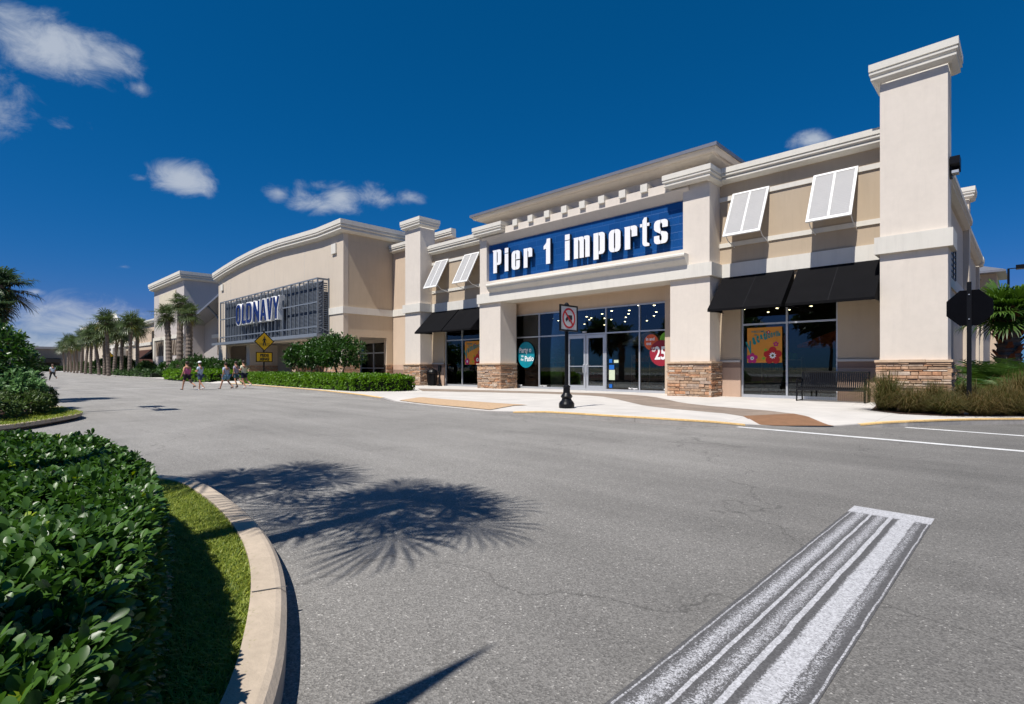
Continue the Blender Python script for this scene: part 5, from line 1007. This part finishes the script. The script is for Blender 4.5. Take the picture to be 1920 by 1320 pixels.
fg=[(-2.72,17.1,1.25,.55,'leftmost and tallest fountain grass clump beside the bench'),(-2.15,16.75,.80,.50,'second clump of fountain grass from the bench'),(-1.75,17.35,.95,.5,'clump of fountain grass in front of the stone pillar base'),(-1.45,16.6,.62,.45,'low clump left of the black sign post'),(-.85,16.95,.70,.48,'clump at the foot of the black sign post'),(-.45,17.5,.95,.5,'clump just right of the black sign post'),(-.02,17.75,.72,.5,'clump second from the right frame edge'),(.42,18.3,1.05,.55,'clump cut by the right frame edge'),(-.2,19.0,1.3,.6,'taller clump behind the others at the right'),(-1.2,18.7,.95,.5,'back clump behind the sign post')]
for i,(x,y,h,r,lb) in enumerate(fg): fountain(lb,x,y,h*1.0,r*1.15,1300,i)
p=fan_palm('stout palm with rusty husks and bright fans at the right frame edge',3.55,1.9,40,26,51,m=M_palmr,tr=.36,husk=1.6,lo=-35,dry=False); p.location=(-.62,30.2,.1)
def frond_bush(label,x,y,r,h,n,m,seed):
    t=thing('palmetto',label,'shrub',(x,y,.13)); V,F,A=[],[],[]; rr=random.Random(seed)
    for i in range(n):
        az=rr.uniform(0,6.28); el=rr.uniform(.45,1.45); d=Vector((math.cos(az)*math.cos(el),math.sin(az)*math.cos(el),math.sin(el))); s=d.cross(Vector((0,0,1))).normalized(); L_=h*rr.uniform(.8,1.2); v_=rr.random(); o=Vector((x+rr.uniform(-r,r)*.5,y+rr.uniform(-r,r)*.5,.1))
        for k in range(16):
            f=.18+.82*k/16; p=o+d*L_*f+Vector((math.cos(az),math.sin(az),0))*r*.5*f*f-Vector((0,0,1))*L_*.35*f*f
            for sg in (-1,1):
                q=p+s*sg*L_*.26*(1-.6*abs(f-.5))+d*L_*.08-Vector((0,0,.05*L_)); e=d*.02; b=len(V); V+=[p-e,p+e,q]; F.append((b,b+1,b+2)); A+=[min(1,v_*.6+rr.random()*.4)]*3
    npmesh('fronds',V,F,m,t,A); return t
frond_bush('feathery green palmetto below the right palm',-.85,24.6,1.1,2.0,90,M_palmr,1); frond_bush('second feathery palmetto by the right frame edge',.35,25.0,1.1,1.9,80,M_palmr,2); frond_bush('palmetto behind the fountain grass at the right',-.1,21.8,.8,1.5,60,M_palmr,3)
def big_tree(label,x,y,h,r,seed,n=700,Lg=.55,m=M_lfar,group='trees behind the right side planting'):
    rr=random.Random(seed); t=thing('tree',label,'tree',(x,y,0),group); mb=MB(); mb.tube([(x,y,0),(x+.2,y,h*.35),(x-.1,y+.1,h*.8)],[.22,.16,.06],7); lob=[]
    for k in range(9):
        a=rr.uniform(0,6.28); f=rr.uniform(.35,1); cx,cy,cz=x+math.cos(a)*r*.6*rr.random(),y+math.sin(a)*r*.6*rr.random(),h*(.38+.55*f); mb.tube([(x,y,h*.3+h*.3*f),(cx,cy,cz)],[.07,.02],5); lob.append((cx,cy,cz,r*rr.uniform(.3,.5)))
    mb.build('trunk',M_stem,t); PP=[];DD=[]
    for cx,cy,cz,q in lob: P,D=ellip_pts((cx,cy,cz),(q,q,q*.7),n//9,-1,.3); PP.append(P); DD.append(D)
    whorls(np.concatenate(PP),np.concatenate(DD),4,Lg,Lg*.4,'crown',m,t); return t
for i,(x,y,h,r,lb) in enumerate([(-2,100,11,5,'open crowned tree seen between the right building and palm'),(5,104,10,5,'tree behind the right palm trunk'),(12,98,9,5,'tree hidden behind the right palm crown'),(-8,112,8,5,'tree low behind the small hipped tower')]): big_tree(lb,x,y,h,r,i)
for i in range(7): big_tree('%s dark tree of the row across the parking area behind the camera'%words[i],-50+i*11,-30-3*math.sin(i*2),8.5+1.5*math.sin(i*3),5.2,20+i,n=700,Lg=1.0,group='trees across the parking area')
# ------------------------------------------------------------------ signs
t=thing('no_trucks_sign','white no-trucks sign in black frame on an ornate black post','traffic sign',(-9.4,11.85,.13)); x,y=-9.4,11.85
m=MB(); m.lathe(x,y,[(.21,.13),(.22,.16),(.22,.25),(.19,.31),(.15,.35),(.13,.40),(.16,.44),(.17,.47),(.13,.52),(.10,.56),(.095,.70),(.11,.72),(.105,.75),(.07,.78)],20); m.build('post_base',M_black,t,smooth=False); m=MB(); m.lathe(x,y,[(.055,.75),(.055,3.02),(.07,3.02),(.07,3.07),(.03,3.12)],14); m.build('post',M_black,t)
sx_=x+.065; hw=.40; zc=2.67; hh=.37
m=MB(); m.box(sx_-.01,sx_+.012,y-hw,y+hw,zc-hh,zc+hh); m.box(sx_+.012,sx_+.03,y-hw,y-hw+.045,zc-hh,zc+hh); m.box(sx_+.012,sx_+.03,y+hw-.045,y+hw,zc-hh,zc+hh); m.box(sx_+.012,sx_+.03,y-hw+.045,y+hw-.045,zc+hh-.045,zc+hh); m.box(sx_+.012,sx_+.03,y-hw+.045,y+hw-.045,zc-hh,zc-hh+.045); m.build('sign_frame',M_black,t)
pl_=MB().box(sx_+.0125,sx_+.016,y-hw+.045,y+hw-.045,zc-hh+.045,zc+hh-.045).build('sign_plate',M_signwhite,t)
def ringyz(mb,cy,cz,r0,r1,x0,x1,n=32):
    for i in range(n):
        a=2*math.pi*i/n; b=2*math.pi*(i+1)/n; mb.yz([(cy+r0*math.cos(a),cz+r0*math.sin(a)),(cy+r1*math.cos(a),cz+r1*math.sin(a)),(cy+r1*math.cos(b),cz+r1*math.sin(b)),(cy+r0*math.cos(b),cz+r0*math.sin(b))],x0,x1)
m=MB(); ringyz(m,y,zc,.235,.29,sx_+.019,sx_+.021); q=.24*.707; m.yz([(y-q-.02,zc+q-.02),(y-q+.02,zc+q+.02),(y+q+.02,zc-q+.02),(y+q-.02,zc-q-.02)],sx_+.0215,sx_+.0235); m.build('prohibition_ring',M_signred,pl_)
m=MB(); m.yz([(y-.03,zc-.04),(y+.15,zc-.04),(y+.15,zc+.09),(y-.03,zc+.09)],sx_+.0175,sx_+.0185); m.yz([(y-.15,zc-.06),(y-.04,zc-.06),(y-.04,zc+.04),(y-.10,zc+.04),(y-.13,zc-.01),(y-.15,zc-.02)],sx_+.0175,sx_+.0185)
for cy_ in (-.11,.02,.10): m.yz([(y+cy_+.028*math.cos(k*.628),zc-.07+.028*math.sin(k*.628)) for k in range(10)],sx_+.0176,sx_+.0186)
m.build('truck_symbol',M_lside,pl_)
def cross_sign(label,x,y,zc,r,plaque=True,sc=1,name='crossing_sign'):
    t=thing(name,label,'traffic sign',(x,y,.13)); MB().tube([(x-.05,y,.1),(x-.05,y,zc+r+.1)],.055,8).build('post',M_black,t)
    f=MB().yz([(y-r,zc),(y,zc+r),(y+r,zc),(y,zc-r)],x,x+.03).build('sign_frame',M_black,t); r2=r*.88; p=MB().yz([(y-r2,zc),(y,zc+r2),(y+r2,zc),(y,zc-r2)],x+.03,x+.036).build('sign_plate',M_signyel,t)
    s=r*.55; m=MB(); X0,X1=x+.037,x+.041
    m.yz([(y+s*(.02+.13*math.cos(k*.628)),zc+s*(.82+.13*math.sin(k*.628))) for k in range(10)],X0,X1)
    for P in ([(-.14,.62),(.16,.62),(.14,.0),(-.12,.0)],[(-.12,.02),(.06,.02),(-.16,-.80),(-.32,-.80)],[(0,.02),(.15,.02),(.36,-.78),(.20,-.80)],[(-.14,.6),(-.36,.18),(-.30,.12),(-.06,.45)],[(.14,.6),(.38,.22),(.32,.16),(.06,.45)]): m.yz([(y+s*a,zc+s*b) for a,b in P],X0+.0003,X1)
    for b in (-.35,-.62): m.yz([(y-s*.95,zc+s*b),(y+s*.95,zc+s*b),(y+s*.95,zc+s*(b+.035)),(y-s*.95,zc+s*(b+.035))],X0,X1-.001)
    m.build('walking_symbol',M_lside,p)
    if plaque:
        zp=zc-r-.42; MB().box(x,x+.03,y-.58,y+.58,zp-.36,zp+.36).build('plaque_frame',M_black,t); pp=MB().box(x+.03,x+.036,y-.52,y+.52,zp-.30,zp+.30).build('plaque',M_signyel,t)
        text('PEDS',.27,'lettering',M_lside,pp,(x+.037,y,zp+.04),rz=R(90),align='CENTER',offset=.012); text('XING',.27,'lettering',M_lside,pp,(x+.037,y,zp-.24),rz=R(90),align='CENTER',offset=.012)
    return t
cross_sign('yellow pedestrian crossing diamond with plaque behind the bright hedge',-39.5,14.9,3.15,.70)
cross_sign('small far yellow crossing diamond among the avenue palms',-112,16.6,3.2,.9,plaque=False)
t=thing('octagonal_sign','black back of an octagonal sign on a square black post','traffic sign',(-1.06,17.1,.13)); x,y=-1.06,17.1
MB().box(x-.045,x+.045,y-.06,y-.0,.13,3.37).build('post',M_black,t); zc=2.74; r=.435/math.cos(R(22.5)); oc=lambda r:[(x+r*math.cos(R(22.5+45*k)),zc+r*math.sin(R(22.5+45*k))) for k in range(8)]
MB().xz(oc(r),y+.0005,y+.02).build('sign_plate',M_blacksign,t); MB().xz(oc(r*.97),y+.02,y+.024).build('sign_face',M_signred,t)
m=MB(); 
for zz_ in (2.45,3.05): m.lathe(x,y-.07,[(.018,zz_),(.018,zz_+.02)],8)
m.box(x-.09,x+.09,y-.12,y+.06,.13,.19); m.build('bolt',M_al,t)
# ------------------------------------------------------------------ bench and litter bin
t=thing('park_bench','black steel slatted bench between the shop window and grass clump','bench',(-4.8,20.3,.13)); xa,xb=-5.78,-3.75
prof=[(19.98,.52),(20.0,.585),(20.06,.62),(20.2,.60),(20.42,.57),(20.50,.60),(20.53,.68),(20.58,.9),(20.62,1.08),(20.66,1.12)]
m=MB(); nS=32
for i in range(nS):
    x=xa+.08+(xb-xa-.16)*i/(nS-1)
    for (y0,z0),(y1,z1) in zip(prof,prof[1:]):
        d=Vector((y1-y0,z1-z0)).normalized(); nn=Vector((-d.y,d.x))*.006; m.yz([(y0-nn.x,z0-nn.y),(y1-nn.x,z1-nn.y),(y1+nn.x,z1+nn.y),(y0+nn.x,z0+nn.y)],x-.022,x+.022)
m.build('slats',M_black,t)
m=MB(); m.tube([(xa,19.98,.52),(xb,19.98,.52)],.022,8); m.tube([(xa,20.66,1.13),(xb,20.66,1.13)],.022,8); m.tube([(xa,20.46,.54),(xb,20.46,.54)],.018,8); m.build('rail',M_black,t)
for x in (xa+.02,xb-.02):
    MB().tube([(x,19.96,.13),(x,20.0,.5),(x,20.0,.84),(x,20.08,.90),(x,20.5,.88),(x,20.62,.84)],.025,8).build('armrest',M_black,t); MB().tube([(x,20.62,.13),(x,20.52,.5),(x,20.66,1.14)],.025,8).build('leg',M_black,t)
    MB().tube([(x,19.96,.15),(x,20.62,.15)],.018,8).build('foot_rail',M_black,t)
t=thing('litter_bin','black slatted litter bin with domed lid beside the left stone pillar','litter bin',(-27.0,20.5,.13)); x,y=-27.0,20.45
m=MB(); 
for k in range(22): a=2*math.pi*k/22; m.tube([(x+.26*math.cos(a),y+.26*math.sin(a),.18),(x+.31*math.cos(a),y+.31*math.sin(a),.62),(x+.34*math.cos(a),y+.34*math.sin(a),.95)],.014,5)
m.lathe(x,y,[(.25,.15),(.28,.17),(.28,.2),(.25,.22)],20); m.lathe(x,y,[(.24,.2),(.27,.9)],20); m.build('body',M_black,t); m=MB(); m.lathe(x,y,[(.36,.95),(.36,1.0),(.28,1.12),(.12,1.2),(.02,1.22)],20); m.build('lid',M_black,t)
t=thing('ash_urn','slim black ash urn standing beside the litter bin','ash bin',(-26.2,20.5,.13)); m=MB(); m.lathe(-26.3,20.5,[(.16,.13),(.16,.2),(.06,.26),(.05,.95),(.11,1.05),(.12,1.25),(.10,1.42),(.03,1.45)],14); m.build('body',M_black,t)
# ------------------------------------------------------------------ goods seen inside
def cabinet(label,x,y,w,d,h,m_,name='cabinet'):
    t=thing(name,label,'cabinet',(x,y,.13)); MB().box(x-w/2,x+w/2,y-d/2,y+d/2,.2,h).build('body',m_,t); mb=MB(); mb.box(x-w/2-.02,x+w/2+.02,y-d/2-.02,y+d/2+.02,h,h+.04); mb.build('top',m_,t)
    mb=MB(); mb.box(x-.006,x+.006,y-d/2-.006,y-d/2,.25,h-.05); mb.box(x-w/2+.03,x+w/2-.03,y-d/2-.005,y-d/2,.13,.2); mb.build('trim',M_dwood,t); return t
cabinet('pale wooden cabinet behind the glass left of the doors',-18.3,22.3,1.1,.6,1.30,M_wood); cabinet('dark red sideboard behind the glass beside the pale cabinet',-17.2,22.6,.8,.6,.75,M_dwood); cabinet('pale wicker crate low inside the left shop window',-24.9,22.0,.7,.6,.58,M_wood,'crate'); cabinet('second wicker crate inside the left shop window',-23.9,22.3,.6,.6,.58,M_wood,'crate')
def parasol(label,x,y,h,r,m_):
    t=thing('parasol',label,'parasol',(x,y,.13)); MB().tube([(x,y,.13),(x,y,h)],.03,8).build('pole',M_wood,t); mb=MB(); n=8; mb.add([(x,y,h+.05)]+[(x+r*math.cos(2*math.pi*k/n),y+r*math.sin(2*math.pi*k/n),h-.55) for k in range(n)]+[(x+r*math.cos(2*math.pi*k/n),y+r*math.sin(2*math.pi*k/n),h-.66) for k in range(n)],[(0,k+1,(k+1)%n+1) for k in range(n)]+[(k+1,k+1+n,(k+1)%n+1+n,(k+1)%n+1) for k in range(n)]); mb.build('canopy',m_,t)
    mb=MB(); mb.lathe(x,y,[(.28,.13),(.28,.18),(.06,.25)],14); mb.build('foot',M_black,t); return t
parasol('open cream parasol displayed inside right of the doors',-13.5,23.6,3.05,1.35,mat('cream_cloth',(.55,.48,.36),.8)); parasol('open orange parasol displayed inside the right shop window',-5.4,24.0,2.75,1.5,mat('orange_cloth',(.55,.10,.03),.8))
t=thing('lounge_chair','chair with dusty pink cushions inside the right shop window','chair',(-6.0,22.6,.13)); mb=MB(); mb.box(-6.35,-5.75,22.3,22.9,.5,.6)
for a in (-6.33,-5.79):
    for b in (22.33,22.84): mb.box(a,a+.05,b,b+.05,.13,.5)
mb.build('frame',M_dwood,t); mb=MB(); mb.add([(-6.33,22.32,.6),(-5.77,22.32,.6),(-5.77,22.88,.6),(-6.33,22.88,.6),(-6.33,22.32,.72),(-5.77,22.32,.72),(-5.77,22.80,.72),(-6.33,22.80,.72),(-6.3,23.05,1.25),(-5.8,23.05,1.25),(-5.8,23.12,1.22),(-6.3,23.12,1.22)],[(0,1,5,4),(4,5,6,7),(7,6,9,8),(8,9,10,11),(11,10,2,3),(1,2,6,5),(3,0,4,7),(6,2,10,9),(3,7,8,11)]); mb.build('cushion',mat('dusty_pink_cloth',(.40,.22,.20),.9),t)
t=shrub('potted leafy plant on show inside left of the doors',(-18.3,22.35,2.15),(.55,.4,.65),M_lolive,n=60,Lg=.14,Wd=.05,k=5,name='potted_plant',cat='plant',base=1.34)
t=thing('fire_extinguisher','small red fire extinguisher on the wall just inside the glass','extinguisher',(-20.6,22.1,1.0)); mb=MB(); mb.lathe(-20.55,22.1,[(.07,.95),(.075,1.0),(.075,1.38),(.03,1.45),(.03,1.5)],12); mb.build('body',M_signred,t); MB().tube([(-20.55,22.05,1.48),(-20.45,22.0,1.4),(-20.44,22.0,1.1)],.015,6).build('hose',M_black,t)
rr=random.Random(77); STK=[mat('stock_'+n_,c_,.7,.1,5) for n_,c_ in (('red',(.4,.04,.03)),('teal',(.02,.22,.24)),('cream',(.5,.42,.3)),('green',(.12,.25,.04)),('orange',(.5,.18,.03)),('brown',(.16,.08,.04)))]
def shelf(label,x,y,w,h):
    t=thing('display_shelf',label,'shelf',(x,y,.13),'stocked shelves inside the shop'); f=MB(); f.box(x-w/2,x-w/2+.05,y-.2,y+.2,.13,h); f.box(x+w/2-.05,x+w/2,y-.2,y+.2,.13,h); f.build('side_panel',M_wood,t); k=0; z=.2
    while z<h-.1:
        MB().box(x-w/2+.05,x+w/2-.05,y-.19,y+.19,z,z+.03).build('shelf_board',M_wood,t); q=MB(); xx=x-w/2+.1; q.c=0
        while xx<x+w/2-.25: ww=rr.uniform(.1,.24); q.box(xx,xx+ww,y-.16,y+.1,z+.03,z+.03+rr.uniform(.12,.34)); xx+=ww+rr.uniform(.02,.1)
        q.build('stock',STK[rr.randrange(6)],t); z+=.46
for i,(x,y,w,h,lb) in enumerate([(-19.9,24.6,1.6,1.9,'stocked shelf inside behind the round teal sticker'),(-17.6,25.2,1.8,1.6,'stocked shelf inside left of the glass doors'),(-15.2,26.5,2.0,2.0,'stocked shelf inside seen through the glass doors'),(-12.2,24.2,1.7,1.5,'stocked shelf inside behind the crimson price sticker'),(-7.4,23.8,1.6,1.7,'stocked shelf inside below the orange poster'),(-4.6,23.0,1.3,1.4,'stocked shelf inside at the right shop window'),(-26.0,23.6,1.5,1.5,'stocked shelf inside the left shop window')]): shelf(lb,x,y,w,h)
# joints in the kerbs
def joints(P,step,wd,o,h,label):
    jm=MB(); d=0
    for a,b in zip(P,P[1:]):
        a=Vector(a[:2]);b=Vector(b[:2]); Lk=(b-a).length
        if Lk<1e-6: continue
        t=(step-d%step)
        if t<=Lk:
            p=a+(b-a)*t/Lk; u=(b-a).normalized(); nn=Vector((-u.y,u.x))*o; q=u*.005; e=p-nn*.004; f=p+nn*wd
            jm.add([(*(e-q),.01),(*(e+q),.01),(*(e+q),h+.004),(*(e-q),h+.004),(*(f+q),h+.004),(*(f-q),h+.004)],[(0,1,2,3),(3,2,4,5)])
        d+=Lk
    return struct(jm.build('kerb_joint',M_joint),label,'kerb joint')
joints(KO,1.55,.16,-1,.15,'thin dark joints across the kerb of the foreground island')
joints([k for k in K if -9.5<k[0]<-5.3],2.6,.14,1,.13,'thin dark joints across the shop side kerb')
# ------------------------------------------------------------------ people
M_skin=mat('tanned_skin',(.42,.22,.14),.55,.05,8,spec=.3); M_hair=mat('dark_hair',(.03,.018,.012),.6,.2,20); M_shoe=mat('dark_shoe',(.03,.03,.035),.6); M_wshoe=mat('white_shoe',(.6,.6,.6),.6)
def skinmesh(name,pts,edges,rad,m,parent,root=0,sub=1):
    me=bpy.data.meshes.new(name); me.from_pydata([tuple(p) for p in pts],edges,[]); me.materials.append(m); o=bpy.data.objects.new(name,me); COL.objects.link(o); md=o.modifiers.new('skin','SKIN'); md.use_smooth_shade=True
    if not me.skin_vertices: 
        bpy.context.view_layer.objects.active=o; o.select_set(True); bpy.ops.mesh.customdata_skin_add(); o.select_set(False)
    for i,v in enumerate(me.skin_vertices[0].data): r=rad[i]; v.radius=(r if isinstance(r,tuple) else (r,r)); v.use_root=(i==root)
    sb=o.modifiers.new('sub','SUBSURF'); sb.levels=sub; sb.render_levels=sub+1
    dg=bpy.context.evaluated_depsgraph_get(); nm=bpy.data.meshes.new_from_object(o.evaluated_get(dg)); o.modifiers.clear(); o.data=nm; nm.materials.clear(); nm.materials.append(m)
    if parent is not None: par(o,parent)
    return o
def person(label,loc,head,pose,top,bottom,hairm=M_hair,shoes=M_shoe,hat=None,long=False,H=1.62,girth=1.0,skirt=False,sleeve=True,group=None):
    """local frame: +y forward, +x right. pose: (left leg swing, right leg swing, arms list of (elbow,wrist) offsets)"""
    t=thing('person',label,'person',(0,0,0),group); s=H/1.75; P=[];E=[];Rr=[]
    def v(p,r,frm=None):
        P.append(Vector(p)*s); Rr.append(tuple(q*s for q in r) if isinstance(r,tuple) else r*s)
        if frm is not None: E.append((frm,len(P)-1))
        return len(P)-1
    g=girth
    pel=v((0,0,.95),(.15*g,.115*g)); w=v((0,.01,1.10),(.135*g,.105*g),pel); ch=v((0,0,1.30),(.16*g,.11*g),w); nk=v((0,.01,1.46),(.06,.06),ch); jaw=v((0,.03,1.56),(.066,.075),nk); hd=v((0,.025,1.66),(.082,.095),jaw); tp=v((0,.02,1.73),(.06,.07),hd); nose=v((0,.115,1.63),.016,hd)
    HW=[]
    for sg,sw in ((-1,pose[0]),(1,pose[1])):
        hp=v((sg*.09*g,0,.88),(.088*g,.088*g),pel); kn=v((sg*.10,math.sin(sw)*.42+.02,.88-math.cos(sw)*.42),.055,hp); kb=min(0,sw)*.9+(-.12 if sw>0 else -.25); an=v((sg*.10,P[kn].y/s+math.sin(sw+kb)*.42,P[kn].z/s-math.cos(sw+kb)*.42),.034,kn); HW.append((P[hp],P[kn],P[an]))
        tilt=.0 if sw>0 else -.35; v((sg*.10,P[an].y/s+.07,P[an].z/s-.03+tilt*.1),.03,an); v((sg*.105,P[an].y/s+.16,P[an].z/s-.045+tilt*.25),.026,len(P)-1); v((sg*.10,P[an].y/s-.05,P[an].z/s-.04),.03,an)
    AR=[]
    for sg,(e,wr_) in ((-1,pose[2]),(1,pose[3])):
        sh=v((sg*.17*g,0,1.40),(.058*g,.058),ch); el=v((sg*.17*g+e[0],e[1],1.40+e[2]),.040,sh); wr=v((sg*.17*g+wr_[0],wr_[1],1.40+wr_[2]),.025,el); AR.append((P[sh],P[el],P[wr])); d=(P[wr]-P[el]).normalized(); side=d.cross(Vector((0,1,.3))).normalized()
        pm=v((P[wr]+d*.07*s)/s,(.032,.02),wr)
        for k,(o_,l) in enumerate(((-.026,.065),(-.009,.078),(.009,.073),(.025,.058))): a=v((P[pm]+side*o_*s+d*.035*s)/s,.009,pm); v((P[a]+d*l*.6*s+Vector((0,.012,0)))/s,.008,a)
        a=v((P[wr]+d*.03*s+side*.038*s)/s,.011,wr); v((P[a]+(d*.04+side*.02)*s)/s,.009,a)
    zmin=min(p.z for p in P)-.025*s
    body=skinmesh('body',P,E,Rr,M_skin,t)
    # hair or cap
    hc=P[hd]; mb=MB(); n=14; rg=[]
    for i in range(8):
        th=i/7*math.pi*.62
        rg.append((math.sin(th),math.cos(th)))
    mb.lathe(hc.x,hc.y-.012*s,[(max(.003,a*.098*s),hc.z+.015*s+b*.105*s) for a,b in rg[::-1]],n)
    for i,q in enumerate(mb.v): mb.v[i]=(q[0],hc.y-.012*s+(q[1]-hc.y+.012*s)*1.12,q[2]-(.035*s if q[1]<hc.y-.02 else 0)*(1 if q[2]<hc.z+.03 else 0))
    if long: mb.tube([(hc.x,hc.y-.09*s,hc.z),(hc.x,hc.y-.11*s,hc.z-.16*s)],[.05*s,.02*s],8)
    mb.build('hair',hairm,t,smooth=True)
    if hat: mb=MB(); mb.lathe(hc.x,hc.y,[(.108*s,hc.z+.03*s),(.108*s,hc.z+.07*s),(.08*s,hc.z+.12*s),(.02*s,hc.z+.14*s)],14); mb.xy([(hc.x-.07*s,hc.y+.08*s),(hc.x+.07*s,hc.y+.08*s),(hc.x+.055*s,hc.y+.2*s),(hc.x-.055*s,hc.y+.2*s)],hc.z+.025*s,hc.z+.035*s); mb.build('cap',hat,t)
    for sg in (-1,1): mb=MB(); mb.lathe(hc.x+sg*.03*s,hc.y+.098*s,[(.004*s,hc.z-.006*s),(.009*s,hc.z),(.004*s,hc.z+.006*s)],6); mb.build('eye',M_hair,t)
    mb=MB(); mb.box(hc.x-.022*s,hc.x+.022*s,hc.y+.085*s,hc.y+.100*s,hc.z-.078*s,hc.z-.070*s); mb.build('mouth',M_dred,t)
    # shirt
    P2=[Vector((0,0,.93))*s,Vector((0,.01,1.10))*s,Vector((0,0,1.30))*s,Vector((0,.0,1.425))*s]; E2=[(0,1),(1,2),(2,3)]; R2=[(.165*g*s,.13*g*s),(.155*g*s,.125*g*s),(.175*g*s,.125*g*s),(.085*s,.075*s)]
    for sh,el,wr in AR:
        k=len(P2); P2.append(Vector(sh)); R2.append((.07*g*s,.07*s)); E2.append((2,k)); 
        if sleeve: P2.append(sh.lerp(el,.62)); R2.append((.062*s,.062*s)); E2.append((k,k+1))
    skinmesh('shirt',P2,E2,R2,top,t,1)
    # shorts / trousers
    P3=[Vector((0,0,.97))*s]; R3=[(.165*g*s,.128*g*s)]; E3=[]
    for hp,kn,an in HW:
        k=len(P3); P3.append(Vector(hp)); R3.append((.105*g*s,.105*g*s)); E3.append((0,k)); P3.append(hp.lerp(kn,.9 if long_trousers(bottom) else .72)); R3.append((.085*s,.085*s)); E3.append((k,k+1))
        if long_trousers(bottom): P3.append(kn.lerp(an,.95)); R3.append((.06*s,.06*s)); E3.append((k+1,k+2))
    skinmesh('trousers' if long_trousers(bottom) else 'shorts',P3,E3,R3,bottom,t,0)
    for hp,kn,an in HW: skinmesh('shoe',[an+Vector((0,-.05,-.035))*s,an+Vector((0,.06,-.04))*s,an+Vector((0,.17,-.05))*s],[(0,1),(1,2)],[.045*s,.045*s,.036*s],shoes,t,0)
    t.location=(loc[0],loc[1],loc[2]-zmin-.012); t.rotation_euler=(0,0,head); return t
def long_trousers(b): return b.name.startswith('long')
cloth=lambda n,c: mat(n,c,.85,.08,12)
A_dn=((-.05,-.02,-.29),(-.03,.08,-.54)); A_dnr=((.05,-.05,-.29),(.04,-.02,-.54)); A_upl=((-.06,.02,-.27),(.05,.20,-.24)); A_upr=((.06,.02,-.27),(-.05,.20,-.24))
HW_=R(118)  # walking heading: local +y turned towards -x
person('woman in pink top and black shorts, leftmost of the walkers',(-34.5,8.75,0),HW_,(.35,-.42,((-.12,-.08,-.26),(-.16,.02,-.50)),((.08,.02,-.27),(.06,.22,-.28))),cloth('pink_top',(.55,.13,.27)),cloth('black_shorts',(.012,.012,.018)),girth=1.22,sleeve=False,H=1.64,long=False)
person('walker in white cap and blue patterned shirt with denim shorts',(-33.9,9.25,0),HW_+.1,(-.25,.22,A_upl,A_upr),cloth('pale_blue_shirt',(.42,.50,.62)),cloth('denim_shorts',(.05,.08,.15)),hat=M_wh,H=1.60,shoes=M_wshoe,girth=1.02)
person('walker in pale grey-blue shirt and light blue shorts, arm hanging',(-34.5,10.8,0),HW_+.15,(.45,-.30,A_dn,A_dnr),cloth('grey_blue_shirt',(.40,.44,.55)),cloth('light_blue_shorts',(.16,.30,.42)),girth=1.3,H=1.62)
person('walker half hidden behind the one in grey-blue shirt',(-34.9,11.5,0),HW_,(-.1,-.45,A_dn,A_dnr),cloth('mauve_shirt',(.35,.30,.38)),cloth('dark_teal_shorts',(.05,.10,.13)),H=1.60)
person('rightmost walker in cream top and navy skirt-like shorts',(-33.9,11.6,0),HW_,(-.12,-.38,A_upl,A_upr),cloth('cream_top',(.60,.58,.42)),cloth('navy_shorts',(.008,.012,.03)),girth=1.15,shoes=M_wshoe,H=1.64)
person('man in white shirt and dark trousers striding across the far drive',(-70.0,5.9,0),R(110),(.5,-.5,A_dn,A_dnr),cloth('white_shirt',(.62,.70,.76)),cloth('long_dark_trousers',(.012,.014,.02)),hairm=cloth('grey_brown_hair',(.16,.11,.08)),girth=1.1,H=1.66)
